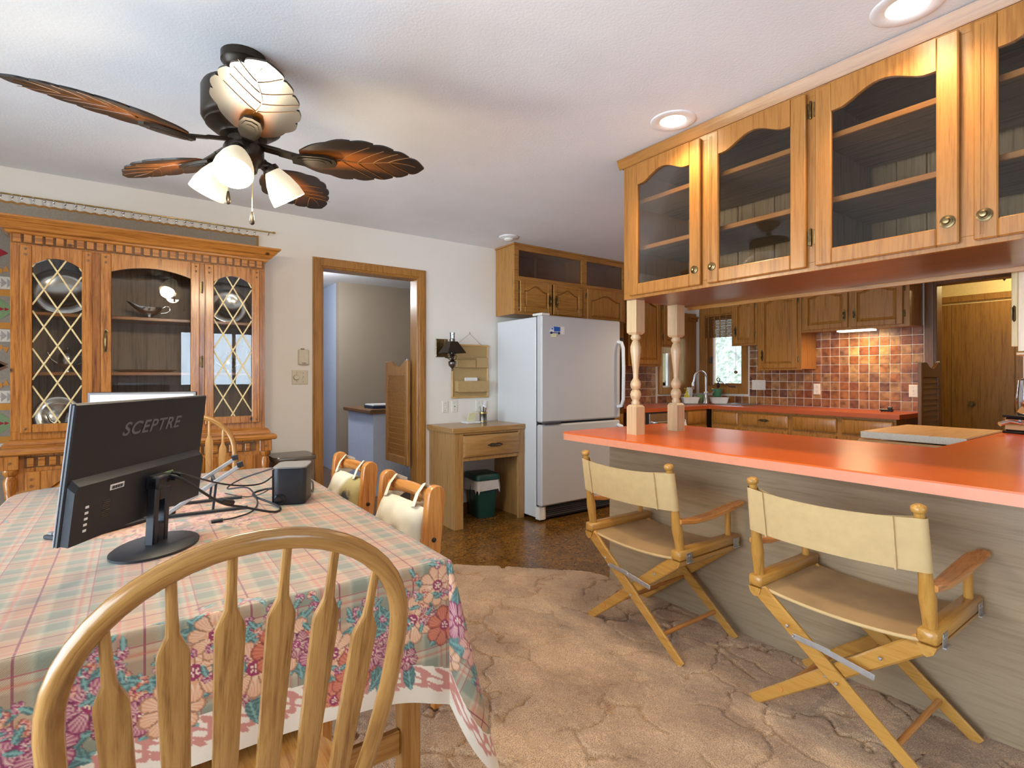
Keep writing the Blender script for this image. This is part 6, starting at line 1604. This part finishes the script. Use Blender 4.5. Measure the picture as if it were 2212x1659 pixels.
for i in range(9): b.box(-pw / 2 + .10 + .002 * (i % 2), -pw / 2 + .125 + .002 * (i % 2), -.0168, -.0160, .045 + i * .005, .0475 + i * .005, 0)
b.obj('speaker_vent', 'blackgloss', hump, 0)['kind'] = 'stuff'
st_ = B(MP).box(-.155, -.105, -.0168, -.0158, .108, .122, 0).obj('sticker', 'paper', hump, 0, 'white barcode sticker')
b = B(MP)
for i in range(14): b.box(-.150 + i * .003, -.1488 + i * .003 + .0007 * (i % 3), -.0174, -.0168, .110, .118, 0)
b.obj('barcode', 'black', st_, 0)['kind'] = 'stuff'
B(MP).box(.034, .062, -.0185, -.013, .097, .114, .001).obj('port_plate', 'soap', hump, 0, 'yellow port strip'); B(MP).box(.063, .105, -.0185, -.013, .097, .114, .001).obj('port_plate', 'q_green', hump, 0, 'green port strip')
# maker's name in slanted letters
cu = bpy.data.curves.new('wordmark', 'FONT'); cu.body = 'SCEPTRE'; cu.size = .052; cu.extrude = .0004; cu.shear = .32; cu.space_character = 1.12; cu.offset = .0008; cu.align_x = 'CENTER'
fo = bpy.data.objects.new('wordmark', cu); COL.objects.link(fo)
bpy.context.view_layer.update(); dg = bpy.context.evaluated_depsgraph_get(); tm = bpy.data.meshes.new_from_object(fo.evaluated_get(dg)); bpy.data.objects.remove(fo)
wm = bpy.data.objects.new('wordmark', tm); COL.objects.link(wm); tm.materials.clear(); tm.materials.append(MATS['logo']); wm.parent = mo
wm.matrix_local = MP @ T(.010, -.0006, .238) @ Matrix.Rotation(PI / 2, 4, 'X'); wm.scale = (1.12, .92, 1)
wm['label'] = 'grey word SCEPTRE'
# second display facing the viewer
m2 = thing('display', 'small display with a white screen behind the black monitor', 'monitor', (.035, 2.70, TT), -.25)
L = []
for k, z in ((1, 0), (1, .008), (.9, .014), (.2, .018)): L.append([(.11 * k * math.cos(a), .09 * k * math.sin(a), z) for a in [2 * PI * i / 32 for i in range(32)]])
B().loft(L).obj('base', 'black', m2, 40); B().box(-.03, .03, .02, .04, .014, .22, .004).obj('stand_column', 'black', m2)
B().box(-.19, .19, -.012, .02, .11, .415, .004).obj('panel', 'black', m2); B().box(-.19, .19, -.016, -.012, .11, .413, .001).obj('bezel', 'greyplastic', m2); B().box(-.182, .182, -.0175, -.016, .122, .405, 0).obj('screen', 'screen', m2, 0)
# keyboard
kb = thing('keyboard', 'dark keyboard lying behind the black monitor', 'keyboard', (-.05, 2.13, TT), m_ang - PI / 2 + 1.25)
B().box(-.17, .17, -.06, .06, 0, .012, .003).obj('body', 'black', kb)
b = B()
for i in range(15):
    for j in range(5): b.box(-.163 + i * .0218, -.145 + i * .0218, -.052 + j * .0212, -.034 + j * .0212, .012, .019, .001)
o = b.obj('keys', 'greyplastic', kb, 0); o['kind'] = 'stuff'
# folding laptop stand
ls = thing('laptop_stand', 'empty folding metal laptop stand on the table', 'laptop stand', (.21, 2.22, TT), -.05)
for sy in (-1, 1):
    y = .095 * sy
    B().bar((-.13, y, .006), (.13, y, .006), .012, .010, (0, 0, 1), .002).obj('foot_bar', 'black', ls, 30)
    B().bar((-.12, y, .012), (.10, y, .155), .010, .014, (0, 0, 1), .002).obj('upper_bar', 'zinc', ls, 30)
    B().bar((.02, y, .010), (.03, y, .105), .008, .008, (1, 0, 0), .001).obj('strut', 'black', ls, 30)
    B().bar((.095, y, .160), (.115, y, .166), .012, .022, (0, 0, 1), .003).obj('stop', 'black', ls, 30)
B().bar((-.12, -.095, .014), (-.12, .095, .014), .010, .010, (0, 0, 1), .002).obj('cross_bar', 'black', ls, 30)
B().bar((.03, -.095, .10), (.03, .095, .10), .008, .008, (0, 0, 1), .001).obj('cross_bar', 'black', ls, 30)
# docking hub
hb = thing('docking_hub', 'black rounded cube hub with cables on the table', 'hub', (.50, 2.155, TT), -.42)
b = B(); b.loft([[(x, y, z) for x, y in rr(w_, d_2, r_, 6)] for w_, d_2, r_, z in ((.108, .138, .02, 0), (.116, .146, .024, .006), (.118, .148, .024, .125), (.112, .142, .022, .135))]); b.obj('body', 'black', hb, 40)
b = B(); b.loft([[(x, y, z) for x, y in rr(w_, d_2, r_, 6)] for w_, d_2, r_, z in ((.118, .148, .024, .1352), (.120, .150, .024, .138), (.118, .148, .024, .141))]); b.obj('lid', 'greyplastic', hb, 40)
b = B(); b.box(-.064, -.058, -.055, .05, .005, .13, .002); b.obj('port_panel', 'blackgloss', hb)
B().lathe([(.020, -.0750), (.018, -.0756), (.0, -.0757)], (-.032, 0, .022), 16, 'y').obj('indicator', 'blackgloss', hb, 40)
# cables
def cable(name, pts, r, mat, label, plug=None):
    P_ = [Vector(p) for p in pts]; out = []
    for i in range(len(P_) - 1):
        p0 = P_[max(i - 1, 0)]; p1 = P_[i]; p2 = P_[i + 1]; p3 = P_[min(i + 2, len(P_) - 1)]
        for k in range(6):
            t_ = k / 6; out.append(.5 * ((2 * p1) + (p2 - p0) * t_ + (2 * p0 - 5 * p1 + 4 * p2 - p3) * t_ ** 2 + (3 * p1 - p0 - 3 * p2 + p3) * t_ ** 3))
    out.append(P_[-1])
    t = thing(name, label, 'cable', P_[0], world=True, group='cables on the dining table'); B().tube(out, r, 7).obj('cord', mat, t, 60)
    if plug:
        for a, c, rr_ in plug: B().tube([a, c], rr_, 8).obj('plug', 'black', t, 60)
Rm = Matrix.Translation((.05, 1.79, TT)) @ RZ(m_ang) @ MP
pp = [Rm @ Vector((x, -.02, .105)) for x in (.05, .095)]
def off(p, d): q = Rm.to_3x3() @ Vector((0, -1, 0)); return p + q * d
z0 = TT + .005
cable('video_cable', [off(pp[0], 0), off(pp[0], .05), (.22, 1.90, .84), (.30, 1.96, .80), (.40, 1.99, z0), (.43, 2.07, z0), (.37, 2.22, z0 + .02), (.42, 2.26, z0 + .03), (.45, 2.20, .80)], .0042, 'black', 'thick black video cable plugged into the yellow port', [(off(pp[0], .002), off(pp[0], .04), .009), ((.225, 1.905, .842), (.262, 1.935, .826), .0085)])
cable('power_cable', [off(pp[1], 0), off(pp[1], .04), (.24, 2.06, .87), (.33, 2.16, .835), (.40, 2.20, .83), (.445, 2.20, .86)], .003, 'black', 'thin black cable from the green port to the hub', [(off(pp[1], .002), off(pp[1], .03), .007)])
cable('usb_cable', [(.24, 1.98, z0), (.28, 1.99, z0), (.34, 2.05, z0), (.375, 2.16, z0 + .01), (.36, 2.28, z0 + .04), (.30, 2.36, z0 + .03), (.36, 2.40, .82), (.46, 2.26, .875)], .003, 'black', 'loose black cable ending in a plug on the cloth', [((.205, 1.975, z0), (.238, 1.98, z0), .006)])
cable('adapter_cable', [(.30, 2.42, z0), (.34, 2.33, z0), (.37, 2.30, z0), (.41, 2.28, z0 + .01), (.44, 2.24, .80)], .002, 'black', 'thinnest black cable lying behind the hub')
cable('floor_cable', [(.56, 2.17, .80), (.60, 2.26, z0), (.645, 2.42, z0), (.66, 2.50, z0 - .004)], .004, 'black', 'black cable running from the hub to the table edge')
# stainless bin between the hutch and the doorway
sb = thing('step_bin', 'brushed steel bin with dark lid between hutch and doorway', 'bin', (.895, 3.92, 0))
B().loft([[(x, y, z) for x, y in rr(.27, .26, .04, 6)] for z in (.03, .66)]).obj('body', 'steel', sb, 40)
B().loft([[(x, y, z) for x, y in rr(.262, .252, .04, 6)] for z in (.0145, .03)]).obj('foot_ring', 'darkplastic', sb, 40)
b = B(); b.loft([[(x, y, z) for x, y in rr(w_, d_2, .042, 6)] for w_, d_2, z in ((.285, .275, .66), (.288, .278, .665), (.288, .278, .680), (.280, .270, .690), (.20, .19, .692))]); b.obj('lid', 'binlid', sb, 40)
B().box(-.05, .05, -.165, -.13, .018, .028, .003).obj('pedal', 'steel', sb)
